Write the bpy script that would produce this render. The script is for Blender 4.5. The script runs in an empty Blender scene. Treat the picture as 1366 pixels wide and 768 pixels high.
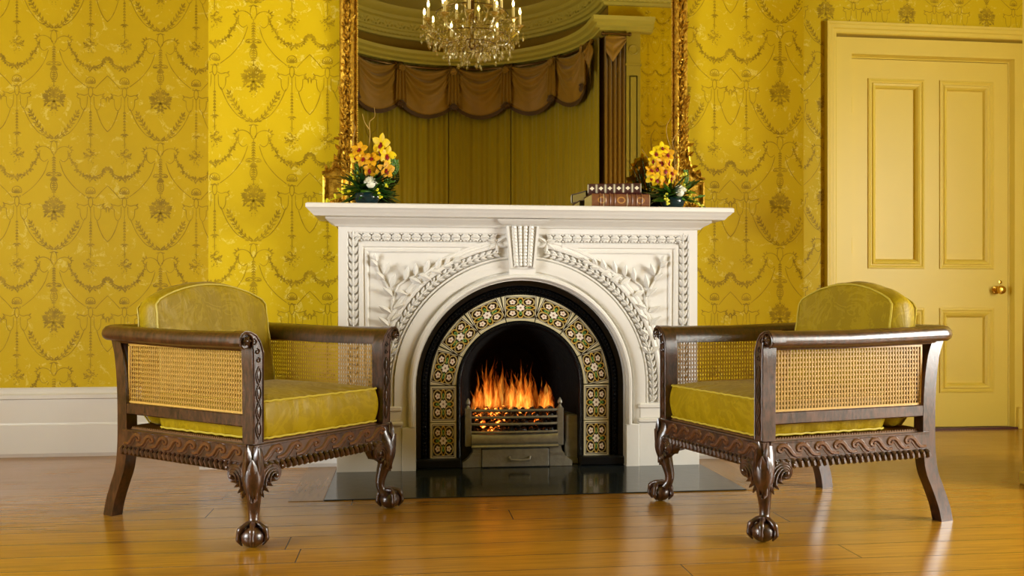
import bpy, bmesh, math, random
from mathutils import Vector, Matrix
random.seed(7)
PI = math.pi
scene = bpy.context.scene
COL = scene.collection

# ------------------------------------------------------------------ mesh builder
class MB:
    def __init__(s):
        s.v = []; s.f = []; s.T = Matrix.Identity(4)
    def add(s, vs, fs):
        b = len(s.v)
        s.v += [tuple(s.T @ Vector(p)) for p in vs]
        s.f += [tuple(b+i for i in q) for q in fs]
    def box(s, x0, x1, y0, y1, z0, z1):
        s.add([(x0,y0,z0),(x1,y0,z0),(x1,y1,z0),(x0,y1,z0),(x0,y0,z1),(x1,y0,z1),(x1,y1,z1),(x0,y1,z1)],
              [(0,3,2,1),(4,5,6,7),(0,1,5,4),(1,2,6,5),(2,3,7,6),(3,0,4,7)])
    def bbox(s, x0, x1, y0, y1, z0, z1, b=.004):
        # chamfered box
        vs=[];fs=[]
        def ring(z,i):
            return [(x0+i+b,y0+i,z),(x1-i-b,y0+i,z),(x1-i,y0+i+b,z),(x1-i,y1-i-b,z),(x1-i-b,y1-i,z),(x0+i+b,y1-i,z),(x0+i,y1-i-b,z),(x0+i,y0+i+b,z)]
        rs=[ring(z0,b),ring(z0+b,0),ring(z1-b,0),ring(z1,b)]
        for r in rs: vs+=r
        for k in range(3):
            for i in range(8):
                j=(i+1)%8; fs.append((k*8+i,k*8+j,k*8+8+j,k*8+8+i))
        fs.append(tuple(range(7,-1,-1))); fs.append(tuple(range(24,32)))
        s.add(vs,fs)
    def bar(s, p, q, w, h, up=(0,0,1)):
        p=Vector(p);q=Vector(q);d=(q-p).normalized();u=Vector(up)
        a=d.cross(u)
        if a.length<1e-6: a=Vector((1,0,0))
        a.normalize();c=a.cross(d).normalized()
        vs=[]
        for o in (p,q):
            for sx,sy in((-1,-1),(1,-1),(1,1),(-1,1)): vs.append(o+a*(w/2*sx)+c*(h/2*sy))
        s.add(vs,[(0,1,2,3),(7,6,5,4),(0,4,5,1),(1,5,6,2),(2,6,7,3),(3,7,4,0)])
    def tube(s, pts, r, n=8, cap=True, flat=None, closed=False):
        # flat = (unit vector, factor): squash the section along that vector
        P=[Vector(p) for p in pts]; m=len(P)
        R=r if isinstance(r,(list,tuple)) else [r]*m
        T=[]
        for i in range(m):
            if closed: t=P[(i+1)%m]-P[i-1]
            else: t=P[min(i+1,m-1)]-P[max(i-1,0)]
            if t.length<1e-9: t=Vector((0,0,1))
            T.append(t.normalized())
        u=Vector((0,0,1)) if abs(T[0].z)<.9 else Vector((1,0,0))
        if flat and abs(Vector(flat[0]).dot(T[0]))<.95: u=Vector(flat[0])
        a=T[0].cross(u).normalized()
        vs=[]
        for i in range(m):
            a=(a-T[i]*a.dot(T[i]))
            if a.length<1e-6: a=T[i].orthogonal()
            a.normalize(); b=T[i].cross(a)
            for k in range(n):
                w=2*PI*k/n; o=a*math.cos(w)*R[i]+b*math.sin(w)*R[i]
                if flat:
                    fv=Vector(flat[0]); o=o-fv*o.dot(fv)*(1-flat[1])
                vs.append(P[i]+o)
        fs=[]
        L=m if closed else m-1
        for i in range(L):
            j=(i+1)%m
            for k in range(n):
                l=(k+1)%n; fs.append((i*n+k,i*n+l,j*n+l,j*n+k))
        if cap and not closed:
            fs.append(tuple(range(n-1,-1,-1))); fs.append(tuple((m-1)*n+k for k in range(n)))
        s.add(vs,fs)
    def ell(s, c, r, n=12, m=8):
        if not isinstance(r,(tuple,list)): r=(r,r,r)
        vs=[(c[0],c[1],c[2]-r[2])];fs=[]
        for i in range(1,m):
            t=PI*i/m
            for k in range(n):
                w=2*PI*k/n
                vs.append((c[0]+r[0]*math.sin(t)*math.cos(w),c[1]+r[1]*math.sin(t)*math.sin(w),c[2]-r[2]*math.cos(t)))
        vs.append((c[0],c[1],c[2]+r[2]))
        for k in range(n): fs.append((0,1+(k+1)%n,1+k))
        for i in range(m-2):
            for k in range(n):
                l=(k+1)%n; fs.append((1+i*n+k,1+i*n+l,1+(i+1)*n+l,1+(i+1)*n+k))
        t=len(vs)-1;b=1+(m-2)*n
        for k in range(n): fs.append((b+k,b+(k+1)%n,t))
        s.add(vs,fs)
    def lathe(s, prof, c=(0,0,0), n=24):
        vs=[];fs=[]
        for r,z in prof:
            for k in range(n):
                w=2*PI*k/n; vs.append((c[0]+r*math.cos(w),c[1]+r*math.sin(w),c[2]+z))
        for i in range(len(prof)-1):
            for k in range(n):
                l=(k+1)%n; fs.append((i*n+k,i*n+l,(i+1)*n+l,(i+1)*n+k))
        fs.append(tuple(range(n-1,-1,-1))); fs.append(tuple((len(prof)-1)*n+k for k in range(n)))
        s.add(vs,fs)
    def prism(s, poly, y0, y1):
        # polygon in x,z extruded in y
        n=len(poly)
        vs=[(x,y0,z) for x,z in poly]+[(x,y1,z) for x,z in poly]
        s.add(vs,[tuple(range(n)),tuple(range(2*n-1,n-1,-1))]+[(i,i+n,(i+1)%n+n,(i+1)%n) for i in range(n)])
    def sweep(s, path, prof, y0, closed=False, closeprof=True):
        # path in x,z ; profile (n = offset to the left of travel, d = towards -y)
        m=len(path);q=len(prof);vs=[];fs=[]
        for i in range(m):
            p=Vector(path[i])
            if closed: a=Vector(path[i-1]);b=Vector(path[(i+1)%m])
            else: a=Vector(path[max(i-1,0)]);b=Vector(path[min(i+1,m-1)])
            t1=(p-a) if (closed or i>0) else (b-p)
            t2=(b-p) if (closed or i<m-1) else (p-a)
            t1.normalize();t2.normalize()
            n1=Vector((-t1.y,t1.x));n2=Vector((-t2.y,t2.x))
            nn=(n1+n2)
            nn=nn/max(nn.dot(n1),.25)
            for (o,d) in prof: vs.append((p.x+nn.x*o,y0-d,p.y+nn.y*o))
        L=m if closed else m-1
        for i in range(L):
            j=(i+1)%m
            for k in range(q if closeprof else q-1):
                l=(k+1)%q; fs.append((i*q+k,i*q+l,j*q+l,j*q+k))
        if closeprof and not closed:
            fs.append(tuple(range(q))); fs.append(tuple((m-1)*q+k for k in range(q-1,-1,-1)))
        s.add(vs,fs)
    def leaf(s, p, d, n, L, W, T=.004, curl=0.0, ridge=.5, nseg=6, tip=.8, rnd=1.0):
        p=Vector(p);d=Vector(d).normalized();n=Vector(n);n=(n-d*n.dot(d)).normalized();a=d.cross(n)
        vs=[];fs=[]
        for i in range(nseg+1):
            t=i/nseg; w=W*.5*(max(0,math.sin(PI*min(1,t**tip)))**rnd+.02)
            c=p+d*(L*t)+n*(curl*t*t)
            e=T*(.35+.65*math.sin(PI*t))
            vs+=[c-a*w, c-a*w*.5+n*e*ridge*1.3, c+n*e, c+a*w*.5+n*e*ridge*1.3, c+a*w, c-n*e*.35]
        for i in range(nseg):
            for k in range(6):
                l=(k+1)%6; fs.append((i*6+k,i*6+l,i*6+6+l,i*6+6+k))
        fs.append((5,4,3,2,1,0)); fs.append(tuple(nseg*6+k for k in range(6)))
        s.add(vs,fs)
    def grid(s, fn, nu, nv, cu=False):
        vs=[fn(i/nu,j/nv) for j in range(nv+1) for i in range(nu+(0 if cu else 1))]
        w=nu if cu else nu+1;fs=[]
        for j in range(nv):
            for i in range(nu):
                i2=(i+1)%w; fs.append((j*w+i,j*w+i2,j*w+w+i2,j*w+w+i))
        s.add(vs,fs)
    def build(s, name, mat, parent=None, smooth=35, subsurf=0, solid=0):
        me=bpy.data.meshes.new(name); me.from_pydata(s.v,[],s.f); me.validate()
        bm=bmesh.new(); bm.from_mesh(me); bmesh.ops.recalc_face_normals(bm,faces=bm.faces); bm.to_mesh(me); bm.free()
        if smooth:
            for p in me.polygons: p.use_smooth=True
            try: me.set_sharp_from_angle(angle=math.radians(smooth))
            except Exception: pass
        o=bpy.data.objects.new(name,me); COL.objects.link(o)
        me.materials.append(mat)
        if parent: o.parent=parent
        if solid:
            q=o.modifiers.new('s','SOLIDIFY'); q.thickness=solid
        if subsurf:
            q=o.modifiers.new('u','SUBSURF'); q.levels=subsurf; q.render_levels=subsurf
        return o

def tag(o, label=None, cat=None, group=None, kind=None):
    if label: o['label']=label
    if cat: o['category']=cat
    if group: o['group']=group
    if kind: o['kind']=kind
    return o
def empty(name, loc=(0,0,0), rz=0):
    o=bpy.data.objects.new(name,None); COL.objects.link(o); o.location=loc; o.rotation_euler=(0,0,rz); o.empty_display_size=.05
    return o
def struct(o): o['kind']='structure'; return o
def copy_tree(o, parent=None):
    c=o.copy(); COL.objects.link(c)
    if parent: c.parent=parent
    for ch in list(o.children): copy_tree(ch,c)
    return c
def arc(cx,cz,r,a0,a1,n):
    return [(cx+r*math.cos(math.radians(a0+(a1-a0)*i/n)),cz+r*math.sin(math.radians(a0+(a1-a0)*i/n))) for i in range(n+1)]
def half_round(n0,n1,d0,h,k=5):
    c=(n0+n1)/2;r=(n1-n0)/2
    return [(c-r*math.cos(PI*i/k),d0+h*math.sin(PI*i/k)) for i in range(k+1)]

# ------------------------------------------------------------------ node expressions
class Mat:
    def __init__(s,name):
        s.m=bpy.data.materials.new(name); s.m.use_nodes=True
        s.t=s.m.node_tree; s.t.nodes.clear()
        s.out=s.t.nodes.new('ShaderNodeOutputMaterial')
    def n(s,typ,**k):
        x=s.t.nodes.new(typ)
        for a,b in k.items(): setattr(x,a,b)
        return x
    def l(s,a,b):
        if isinstance(a,E): a=a.s
        s.t.links.new(a,b)
    def put(s,val,sock):
        if isinstance(val,E): s.t.links.new(val.s,sock)
        elif hasattr(val,'is_output'): s.t.links.new(val,sock)
        else:
            if sock.type=='RGBA' and len(val)==3: val=(*val,1)
            sock.default_value=val
    def math(s,op,*a,clamp=False):
        x=s.n('ShaderNodeMath',operation=op,use_clamp=clamp)
        for i,v in enumerate(a): s.put(v if isinstance(v,E) else float(v),x.inputs[i])
        return E(s,x.outputs[0])
    def vmath(s,op,*a,out=0):
        x=s.n('ShaderNodeVectorMath',operation=op)
        for i,v in enumerate(a):
            if v is not None: s.put(v,x.inputs[i])
        return E(s,x.outputs[out])
    def coords(s,kind='Object'):
        return E(s,s.n('ShaderNodeTexCoord').outputs[kind])
    def xyz(s,v):
        x=s.n('ShaderNodeSeparateXYZ'); s.put(v,x.inputs[0]); return [E(s,o) for o in x.outputs]
    def comb(s,x,y,z=0.0):
        c=s.n('ShaderNodeCombineXYZ')
        for i,v in enumerate((x,y,z)): s.put(v if isinstance(v,E) else float(v),c.inputs[i])
        return E(s,c.outputs[0])
    def noise(s,v,scale,detail=3,rough=.5,dist=0,color=False):
        x=s.n('ShaderNodeTexNoise'); s.put(v,x.inputs['Vector']); x.inputs['Scale'].default_value=scale
        x.inputs['Detail'].default_value=detail; x.inputs['Roughness'].default_value=rough; x.inputs['Distortion'].default_value=dist
        return E(s,x.outputs['Color' if color else 'Fac'])
    def vor(s,v,scale,feature='F1',out='Distance'):
        x=s.n('ShaderNodeTexVoronoi',feature=feature); s.put(v,x.inputs['Vector']); x.inputs['Scale'].default_value=scale
        return E(s,x.outputs[out])
    def wn(s,v):
        x=s.n('ShaderNodeTexWhiteNoise',noise_dimensions='3D'); s.put(v,x.inputs['Vector']); return E(s,x.outputs['Value'])
    def mix(s,f,a,b):
        x=s.n('ShaderNodeMix',data_type='RGBA'); s.put(f if isinstance(f,E) else float(f),x.inputs[0])
        s.put(a,x.inputs[6]); s.put(b,x.inputs[7]); return E(s,x.outputs[2])
    def ramp(s,f,stops):
        x=s.n('ShaderNodeValToRGB'); s.put(f,x.inputs[0]); e=x.color_ramp.elements
        while len(e)<len(stops): e.new(.5)
        for i,(p,c) in enumerate(stops):
            e[i].position=p; e[i].color=(*c,1) if len(c)==3 else c
        return E(s,x.outputs[0])
    def sstep(s,x,a,b):
        m=s.n('ShaderNodeMapRange',interpolation_type='SMOOTHSTEP'); s.put(x,m.inputs[0])
        m.inputs[1].default_value=a;m.inputs[2].default_value=b; return E(s,m.outputs[0])
    def bump(s,h,dist=.001,strength=1):
        b=s.n('ShaderNodeBump'); s.put(h,b.inputs['Height']); b.inputs['Distance'].default_value=dist; b.inputs['Strength'].default_value=strength
        return E(s,b.outputs[0])
    def bsdf(s,color,rough=.5,metal=0,spec=.5,normal=None,**kw):
        b=s.n('ShaderNodeBsdfPrincipled')
        s.put(color,b.inputs['Base Color']); s.put(rough,b.inputs['Roughness']); s.put(metal,b.inputs['Metallic'])
        s.put(spec,b.inputs['Specular IOR Level'])
        if normal: s.put(normal,b.inputs['Normal'])
        for k,v in kw.items(): s.put(v,b.inputs[k.replace('_',' ')])
        s.t.links.new(b.outputs[0],s.out.inputs[0]); return b
class E:
    def __init__(s,m,sock): s.m=m; s.s=sock
    def __add__(a,b): return a.m.math('ADD',a,b)
    __radd__=__add__
    def __sub__(a,b): return a.m.math('SUBTRACT',a,b)
    def __rsub__(a,b): return a.m.math('SUBTRACT',b,a)
    def __mul__(a,b): return a.m.math('MULTIPLY',a,b)
    __rmul__=__mul__
    def __truediv__(a,b): return a.m.math('DIVIDE',a,b)
    def abs(a): return a.m.math('ABSOLUTE',a)
    def min(a,b): return a.m.math('MINIMUM',a,b)
    def max(a,b): return a.m.math('MAXIMUM',a,b)
    def lt(a,b): return a.m.math('LESS_THAN',a,b)
    def gt(a,b): return a.m.math('GREATER_THAN',a,b)
    def floor(a): return a.m.math('FLOOR',a)
    def fract(a): return a.m.math('FRACT',a)
    def clamp(a): return a.m.math('ADD',a,0,clamp=True)

def srgb(r,g,b):
    f=lambda c:(c/255/12.92) if c/255<=.04045 else ((c/255+.055)/1.055)**2.4
    return (f(r),f(g),f(b))

# ------------------------------------------------------------------ materials
def plain(name,col,rough=.5,metal=0,spec=.5,var=.08,scale=30,bump=0,bscale=80,**kw):
    M=Mat(name); c=M.coords(); nz=M.noise(c,scale,3)
    k1=tuple(x*(1-var) for x in col);k2=tuple(min(1,x*(1+var)) for x in col)
    n=None
    if bump: n=M.bump(M.noise(c,bscale,3),bump)
    M.bsdf(M.mix(nz,k1,k2),rough,metal,spec,n,**kw); return M.m

def wallpaper(name,base,pale,gloss=.5):
    """yellow silk ground: fine weave, cloudy moire streaks"""
    M=Mat(name); c=M.coords(); X,Y,Z=M.xyz(c)
    weave=M.noise(M.comb(X*420.0,Y*420.0,Z*40.0),1.0,2)
    cl=M.noise(c,5.5,5,.62,.9); pal=M.sstep(M.noise(c,13,5,.65,1.4),.55,.66)*M.sstep((M.noise(c,40,3,.6,.8)-.5).abs(),.09,.03)
    ground=M.mix(cl*.6+.1,base,tuple(x*.82 for x in base))
    ground=M.mix(pal*.7,ground,pale)
    col=M.mix((weave-.5).abs()*.22,ground,tuple(x*.6 for x in base))
    M.bsdf(col,gloss,0,.14,M.bump(weave*.25,.0006))
    return M.m
def motif_mat(name,dark,base):
    M=Mat(name); c=M.coords()
    n=M.noise(c,30,4,.6)
    M.bsdf(M.mix(M.sstep(n,.30,.75)*.9,dark,base),.5,0,.2); return M.m

# neoclassical garland damask, half a repeat drawn once: 195 x 421 units of 1.243 mm
class Motif:
    def __init__(s): s.p=[]; s.r=random.Random(42)
    def poly(s,pts): s.p.append([(x,y) for x,y in pts])
    def line(s,pts,w=2.2,n=4):
        w=w*1.25
        P=[Vector(q) for q in pts]
        if n:
            o=[]
            for i in range(len(P)-1):
                a=P[max(i-1,0)];b=P[i];c=P[i+1];d=P[min(i+2,len(P)-1)]
                for k in range(n):
                    t=k/n; o.append(.5*((2*b)+(c-a)*t+(2*a-5*b+4*c-d)*t*t+(3*b-a-3*c+d)*t**3))
            P=o+[P[-1]]
        for a,b in zip(P,P[1:]):
            d=(b-a)
            if d.length<1e-6: continue
            d.normalize(); q=Vector((-d.y,d.x))*w/2; a=a-d*w*.2; b=b+d*w*.2
            s.poly([a+q,a-q,b-q,b+q])
        return P
    def leaf(s,x,y,a,L,W):
        d=Vector((math.cos(a),math.sin(a)));q=Vector((-d.y,d.x)); p=Vector((x,y))
        s.poly([p,p+d*L*.3+q*W*.42,p+d*L*.62+q*W*.38,p+d*L,p+d*L*.62-q*W*.38,p+d*L*.3-q*W*.42])
    def dot(s,x,y,r,n=6): s.poly([(x+r*math.cos(2*PI*k/n),y+r*math.sin(2*PI*k/n)) for k in range(n)])
    def ring(s,x,y,rx,ry,w=1.8,n=16,a0=0,a1=360):
        s.line([(x+rx*math.cos(math.radians(a0+(a1-a0)*k/n)),y+ry*math.sin(math.radians(a0+(a1-a0)*k/n))) for k in range(n+1)],w,0)
    def sprig(s,pts,L=11,W=5,w=1.8,step=2):
        P=s.line(pts,w)
        for i in range(1,len(P),step):
            d=P[i]-P[i-1]; a=math.atan2(d.y,d.x)
            for q in(-1,1): s.leaf(P[i].x,P[i].y,a+q*.75,L*s.r.uniform(.8,1.15),W)
        s.leaf(P[-1].x,P[-1].y,math.atan2((P[-1]-P[-2]).y,(P[-1]-P[-2]).x),L,W)
    def bouquet(s,x,y,rx,ry,n,half=False):
        for i in range(n):
            a=s.r.uniform(0,2*PI); k=s.r.uniform(.0,1)**.6; px=x+rx*k*.8*math.cos(a); py=y+ry*k*.8*math.sin(a)
            if half and px<x: px=2*x-px; a=PI-a
            s.leaf(px,py,a+s.r.uniform(-.5,.5),s.r.uniform(.18,.36)*(rx+ry)/2,s.r.uniform(.09,.16)*(rx+ry)/2)
            if i%4==0:
                for j in range(5): s.leaf(px,py,2*PI*j/5+a,rx*.16,rx*.11)
def draw_half():
    m=Motif()
    # tall middle column (x=0 is the mirror line)
    m.bouquet(0,392,46,44,58,True); m.bouquet(0,440,17,24,14,True); m.bouquet(0,352,24,12,12,True)
    m.line([(0,186),(0,350)],2,0)
    for y in range(196,252,9): m.leaf(1,y,.9,10,5); m.dot(0,y+4,2.6)
    m.line([(0,262),(10,256),(22,258),(26,266),(14,268),(0,264)],2.6); m.leaf(2,268,1.2,16,6); m.leaf(10,262,.3,18,7)
    m.ring(0,306,12,20,2.2,14,-90,90); m.line([(0,284),(9,284)],2.4,0); m.line([(0,330),(7,330)],3,0)
    for y in(294,302,310,318): m.leaf(0,y,.5,10,5)
    for k in range(5): m.leaf(2,286,-PI/2+k*.35,14,5)
    m.ring(0,160,11,26,2,14,-90,90); m.leaf(0,128,-.3,20,7); m.leaf(0,128,-.9,20,6); m.leaf(0,136,.2,18,6)
    m.line([(4,180),(18,163),(38,156),(56,162),(64,176),(54,182),(50,172)],2.2); m.leaf(56,164,-.7,15,7); m.leaf(58,168,.1,15,6); m.leaf(52,160,-1.4,12,6)
    m.line([(52,182),(50,202),(36,214),(22,206)],1.9)
    # laurel branches rising from the scroll of the row below, thin line beside them
    m.sprig([(8,548),(34,526),(56,498),(72,470),(84,448)],17,7,2.2,2)
    m.line([(20,544),(54,526),(82,492),(98,462),(112,428)],2.0)
    for t in(.25,.5,.75): m.dot(20+90*t,544-116*t*t**.3,3)
    # leafy garland
    g=[(54,186),(72,222),(96,256),(133,272),(166,262),(186,242),(195,234)]
    P=m.line(g,2.4)
    for i,p in enumerate(P):
        w=1.0-abs(p.x-133)/95
        for q in range(3):
            a=m.r.uniform(0,2*PI); m.leaf(p.x+m.r.uniform(-3,3),p.y+m.r.uniform(-1,8)*w,a,9+5*w,5+2*w)
    m.bouquet(133,276,22,8,12)
    # thin line from scroll to small urn, with its diamond peak at the mirror edge
    m.line([(20,212),(38,262),(74,310),(114,344)],2.0)
    m.ring(133,326,17,17,2.2,16,150,390)
    for k in range(7): m.leaf(133,336,-PI/2+(k-3)*.42,22,5)
    m.ring(133,366,8,20,2.2,14); m.line([(120,350),(146,350)],3,0); m.line([(150,352),(172,326),(195,303)],1.9,0); m.line([(124,344),(118,346)],2,0)
    m.line([(133,386),(133,580)],1.6,0)
    for s_ in(-1,1):
        m.line([(133+s_*6,372),(133+s_*22,380),(133+s_*40,376),(133+s_*50,386),(133+s_*40,392)],2.2)
        m.leaf(133+s_*42,378,-.7 if s_>0 else PI+.7,13,6)
        m.line([(133+s_*12,384),(133+s_*14,420),(133+s_*25,436),(133+s_*36,420),(133+s_*38,392)],1.7)
    m.line([(156,438),(166,470),(180,500),(195,517)],2.2); m.line([(175,382),(185,392),(195,384)],3); m.leaf(190,386,PI/2,22,6)
    for y in range(440,516,11): m.leaf(133,y,PI/2+.6,9,5); m.leaf(133,y,PI/2-.6,9,5)
    m.leaf(133,525,.3,17,7); m.leaf(133,525,PI-.3,17,7); m.leaf(133,527,1.0,14,5); m.leaf(133,527,PI-1.0,14,5)
    m.bouquet(133,150,8,14,10); m.bouquet(133,184,29,28,34); m.bouquet(133,216,11,18,9)
    return m.p
HALF=draw_half()
def print_motif(mb,x0,z0,xa,xb,za,zb,y,axis=0):
    """print the damask on a wall strip; returns number of faces added"""
    mm=.001243; W=390*mm; H=421*mm; n0=len(mb.f)
    for i in range(int((xa-x0)/W)-2,int((xb-x0)/W)+2):
        for j in range(int((z0-zb)/H)-3,int((z0-za)/H)+2):
            for s in(1,-1):
                for ip,p in enumerate(HALF):
                    yy=y+(-1 if (y>0 or axis) else 1)*(2e-5*(ip%37)+(1e-5 if s<0 else 0))
                    q=[(x0+i*W+s*u*mm,z0+395*mm-v*mm-j*H) for u,v in p]
                    if min(a for a,_ in q)<xa or max(a for a,_ in q)>xb or min(b for _,b in q)<za or max(b for _,b in q)>zb: continue
                    vs=[(a,yy,b) if not axis else (y,a,b) for a,b in q]
                    mb.add(vs,[tuple(range(len(vs)))])
    return len(mb.f)-n0
def papered(m,name,ground,motif,strips):
    """wall mesh with the printed damask in its second material slot"""
    n=len(m.f)
    for st in strips: print_motif(m,*st)
    me=bpy.data.meshes.new(name); me.from_pydata(m.v,[],m.f)
    me.materials.append(ground); me.materials.append(motif)
    idx=[0]*n+[1]*(len(m.f)-n); me.polygons.foreach_set('material_index',idx); me.update()
    o=bpy.data.objects.new(name,me); COL.objects.link(o); return o

YB=srgb(222,183,14); YD=srgb(152,122,10); YP=srgb(226,202,70)
MAT={}
MAT['wp_left']=wallpaper('yellow_damask_ground',srgb(214,184,15),srgb(228,210,96))
MAT['wp_motif']=motif_mat('damask_motif_olive',srgb(146,120,6),srgb(188,158,10))
MAT['white']=plain('white_gloss_paint',srgb(222,221,216),.32,0,.5,.02,8)
MAT['marble']=plain('carved_cream_marble',srgb(226,223,216),.38,0,.5,.05,6,.0004,40)
MAT['mustard']=plain('mustard_gloss_paint',srgb(222,196,78),.42,0,.4,.03,4)
MAT['iron']=plain('black_leaded_iron',(.006,.006,.007),.30,.3,.5,.3,60,.0006,120)
MAT['grate']=plain('worn_grey_iron',srgb(156,153,142),.40,.6,.5,.3,40,.0015,50)
MAT['soot']=plain('sooty_firebrick',(.010,.009,.008),.9,0,.2,.5,25,.003,30)
MAT['slate']=plain('dark_slate',srgb(38,44,46),.13,0,.55,.25,5,.0005,20)
MAT['brass']=plain('aged_brass',srgb(212,170,70),.25,1,.5,.1,30)
MAT['ceil']=plain('tan_ceiling_paint',srgb(168,154,70),.8,0,.2,.03,3)
MAT['cornice']=plain('cornice_plaster',srgb(176,162,66),.6,0,.3,.04,6)
MAT['pages']=plain('old_page_edges',srgb(190,168,96),.8,0,.2,.15,90)
MAT['twig']=plain('pale_twig',srgb(168,136,70),.7,0,.2,.2,40)
MAT['bowl']=plain('dark_teal_glaze',srgb(18,40,44),.12,0,.6,.1,10)
MAT['candle']=plain('ivory_candle_tube',srgb(240,224,168),.5,0,.4,.03,10)
MAT['bronze']=plain('dark_bronze',srgb(96,70,36),.28,.9,.5,.2,30)
MAT['orchid']=plain('yellow_orchid_petal',srgb(240,200,16),.5,0,.3,.12,60,Subsurface_Weight=.15)
MAT['orchid_o']=plain('amber_orchid_petal',srgb(216,158,18),.5,0,.3,.25,60)
MAT['lip']=plain('crimson_orchid_lip',srgb(130,20,20),.5,0,.3,.3,80)
MAT['berry']=plain('lime_yellow_berry',srgb(214,206,30),.4,0,.4,.15,40)
MAT['wflower']=plain('white_florets',srgb(236,236,214),.6,0,.3,.06,60)
MAT['leaf']=plain('dark_green_leaf',srgb(28,62,20),.3,0,.5,.4,25)
MAT['leaf2']=plain('mid_green_leaf',srgb(70,112,26),.35,0,.5,.3,25)
MAT['coal']=plain('black_coal',(.012,.011,.011),.35,0,.6,.5,60,.004,60)
MAT['red_trim']=plain('oxblood_leather',srgb(70,22,18),.4,0,.5,.3,60)

def gilt():
    M=Mat('antique_gilt'); c=M.coords(); g=M.n('ShaderNodeNewGeometry')
    n=M.noise(c,70,4,.6); p=M.sstep(E(M,g.outputs['Pointiness']),.44,.54)
    col=M.mix(M.sstep(n,.35,.7),srgb(222,180,62),srgb(150,108,24))
    M.bsdf(col,M.math('ADD',n*.2,.30),.85,.5,M.bump(n,.0015)); return M.m
MAT['gilt']=gilt()
def wood():
    M=Mat('dark_carved_mahogany'); c=M.coords(); X,Y,Z=M.xyz(c)
    v=M.comb(X*9.0,Y*9.0,Z*9.0); w=M.noise(v,1.3,2,.5,.4)
    g=M.noise(M.comb(X*40.0,Y*40.0,Z*14.0),2.2,4,.65)
    col=M.mix(M.sstep(g,.3,.72),srgb(28,14,7),srgb(78,44,22))
    col=M.mix(M.sstep(w,.5,.75)*.5,col,srgb(96,60,34))
    M.bsdf(col,M.math('ADD',g*.14,.24),0,.7,M.bump(g,.0006),Coat_Weight=.45,Coat_Roughness=.22); return M.m
MAT['wood']=wood()
MAT['relief']=plain('paler_carved_relief_wood',srgb(92,56,30),.26,0,.7,.25,40,Coat_Weight=.4,Coat_Roughness=.2)  # paler brown for the raised waves than for the rails
MAT['frieze']=plain('ochre_frieze_paper',srgb(128,100,26),.8,0,.2,.1,20)
MAT['pilaster']=plain('olive_pilaster_paint',srgb(158,140,48),.5,0,.3,.04,10)
MAT['rope']=plain('brown_rope_cane',srgb(112,76,34),.5,0,.4,.25,90)
MAT['cane']=plain('honey_cane_strands',srgb(198,156,70),.38,0,.5,.18,90)
def satin(name,base,dark,light):
    M=Mat(name); c=M.coords(); X,Y,Z=M.xyz(c)
    v=M.vmath('ADD',c,(.07,.02,.0))
    n=M.noise(v,8,4,.6,1.6); m1=M.sstep((n-.5).abs(),.045,.02); m2=M.sstep(M.noise(v,20,3,.5,1.0),.54,.6)*M.sstep(M.noise(v,5,2),.48,.56)
    mask=m1.max(m2)
    col=M.mix(mask*.28,M.mix(M.noise(v,4,2),dark,base),light)
    wr=M.noise(M.comb(X*9.0,Y*9.0,Z*3.0),2.0,4,.55,.6)
    fine=M.noise(M.comb(X*200.0,Y*200.0,Z*600.0),1.0,2)
    M.bsdf(col,M.math('SUBTRACT',.5,mask*.08),0,.16,M.bump(wr*1.0+fine*.015,.012,.38),Sheen_Weight=.04,Sheen_Roughness=.35); return M.m
MAT['satin']=satin('olive_gold_silk_damask',srgb(160,134,6),srgb(124,102,3),srgb(178,152,24))
MAT['pipe']=plain('pale_gold_piping',srgb(186,166,52),.5,0,.4,.1,60)

def floor_mat():
    M=Mat('honey_floorboards'); c=M.coords(); X,Y,Z=M.xyz(c)
    w=.142
    yi=(Y/w).floor(); yf=(Y/w).fract()
    off=M.wn(M.comb(yi,3.0,0.0))*3.0
    xs=(X+off)/2.6; xi=xs.floor(); xf=xs.fract()
    tone=M.wn(M.comb(xi,yi,1.0))
    g=M.noise(M.comb(X*2.0,Y*38.0+tone*40.0,tone*9.0),2.0,5,.6,.5)
    g2=M.noise(M.comb(X*.8,Y*3.0,0.0),2.5,3)
    col=M.mix(M.sstep(g,.15,.9),srgb(182,130,30),srgb(134,90,18))
    col=M.mix(tone*.5,col,srgb(146,100,24))
    col=M.mix(M.sstep(g2,.52,.75)*.4,col,srgb(112,78,30))
    gap=M.sstep((yf-.5).abs(),.484,.495).max(M.sstep((xf-.5).abs(),.4992,.4997))
    scr=M.sstep(M.noise(M.comb(X*6.0,Y*60.0,0.0),3.0,3,.7),.66,.74)*.18
    col=M.mix(gap.max(scr*.6),col,srgb(44,24,10))
    rg=M.noise(c,3.0,4,.6)*.14+.13+scr*.2
    hh=M.noise(M.comb(X*1.5,Y*6.0,0.0),2.2,2)*.45-gap*.6+g*.02
    M.bsdf(col,rg,0,.6,M.bump(hh,.0016)); return M.m
MAT['floor']=floor_mat()
def border_mat():
    M=Mat('hearth_border_board'); c=M.coords(); X,Y,Z=M.xyz(c)
    g=M.noise(M.comb(X*30.0,Y*3.0,0.0),2.2,4,.6,.4)
    M.bsdf(M.mix(g,srgb(158,118,58),srgb(120,86,38)),M.math('ADD',g*.1,.18),0,.5,M.bump(g,.0005)); return M.m
MAT['border']=border_mat()

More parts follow.
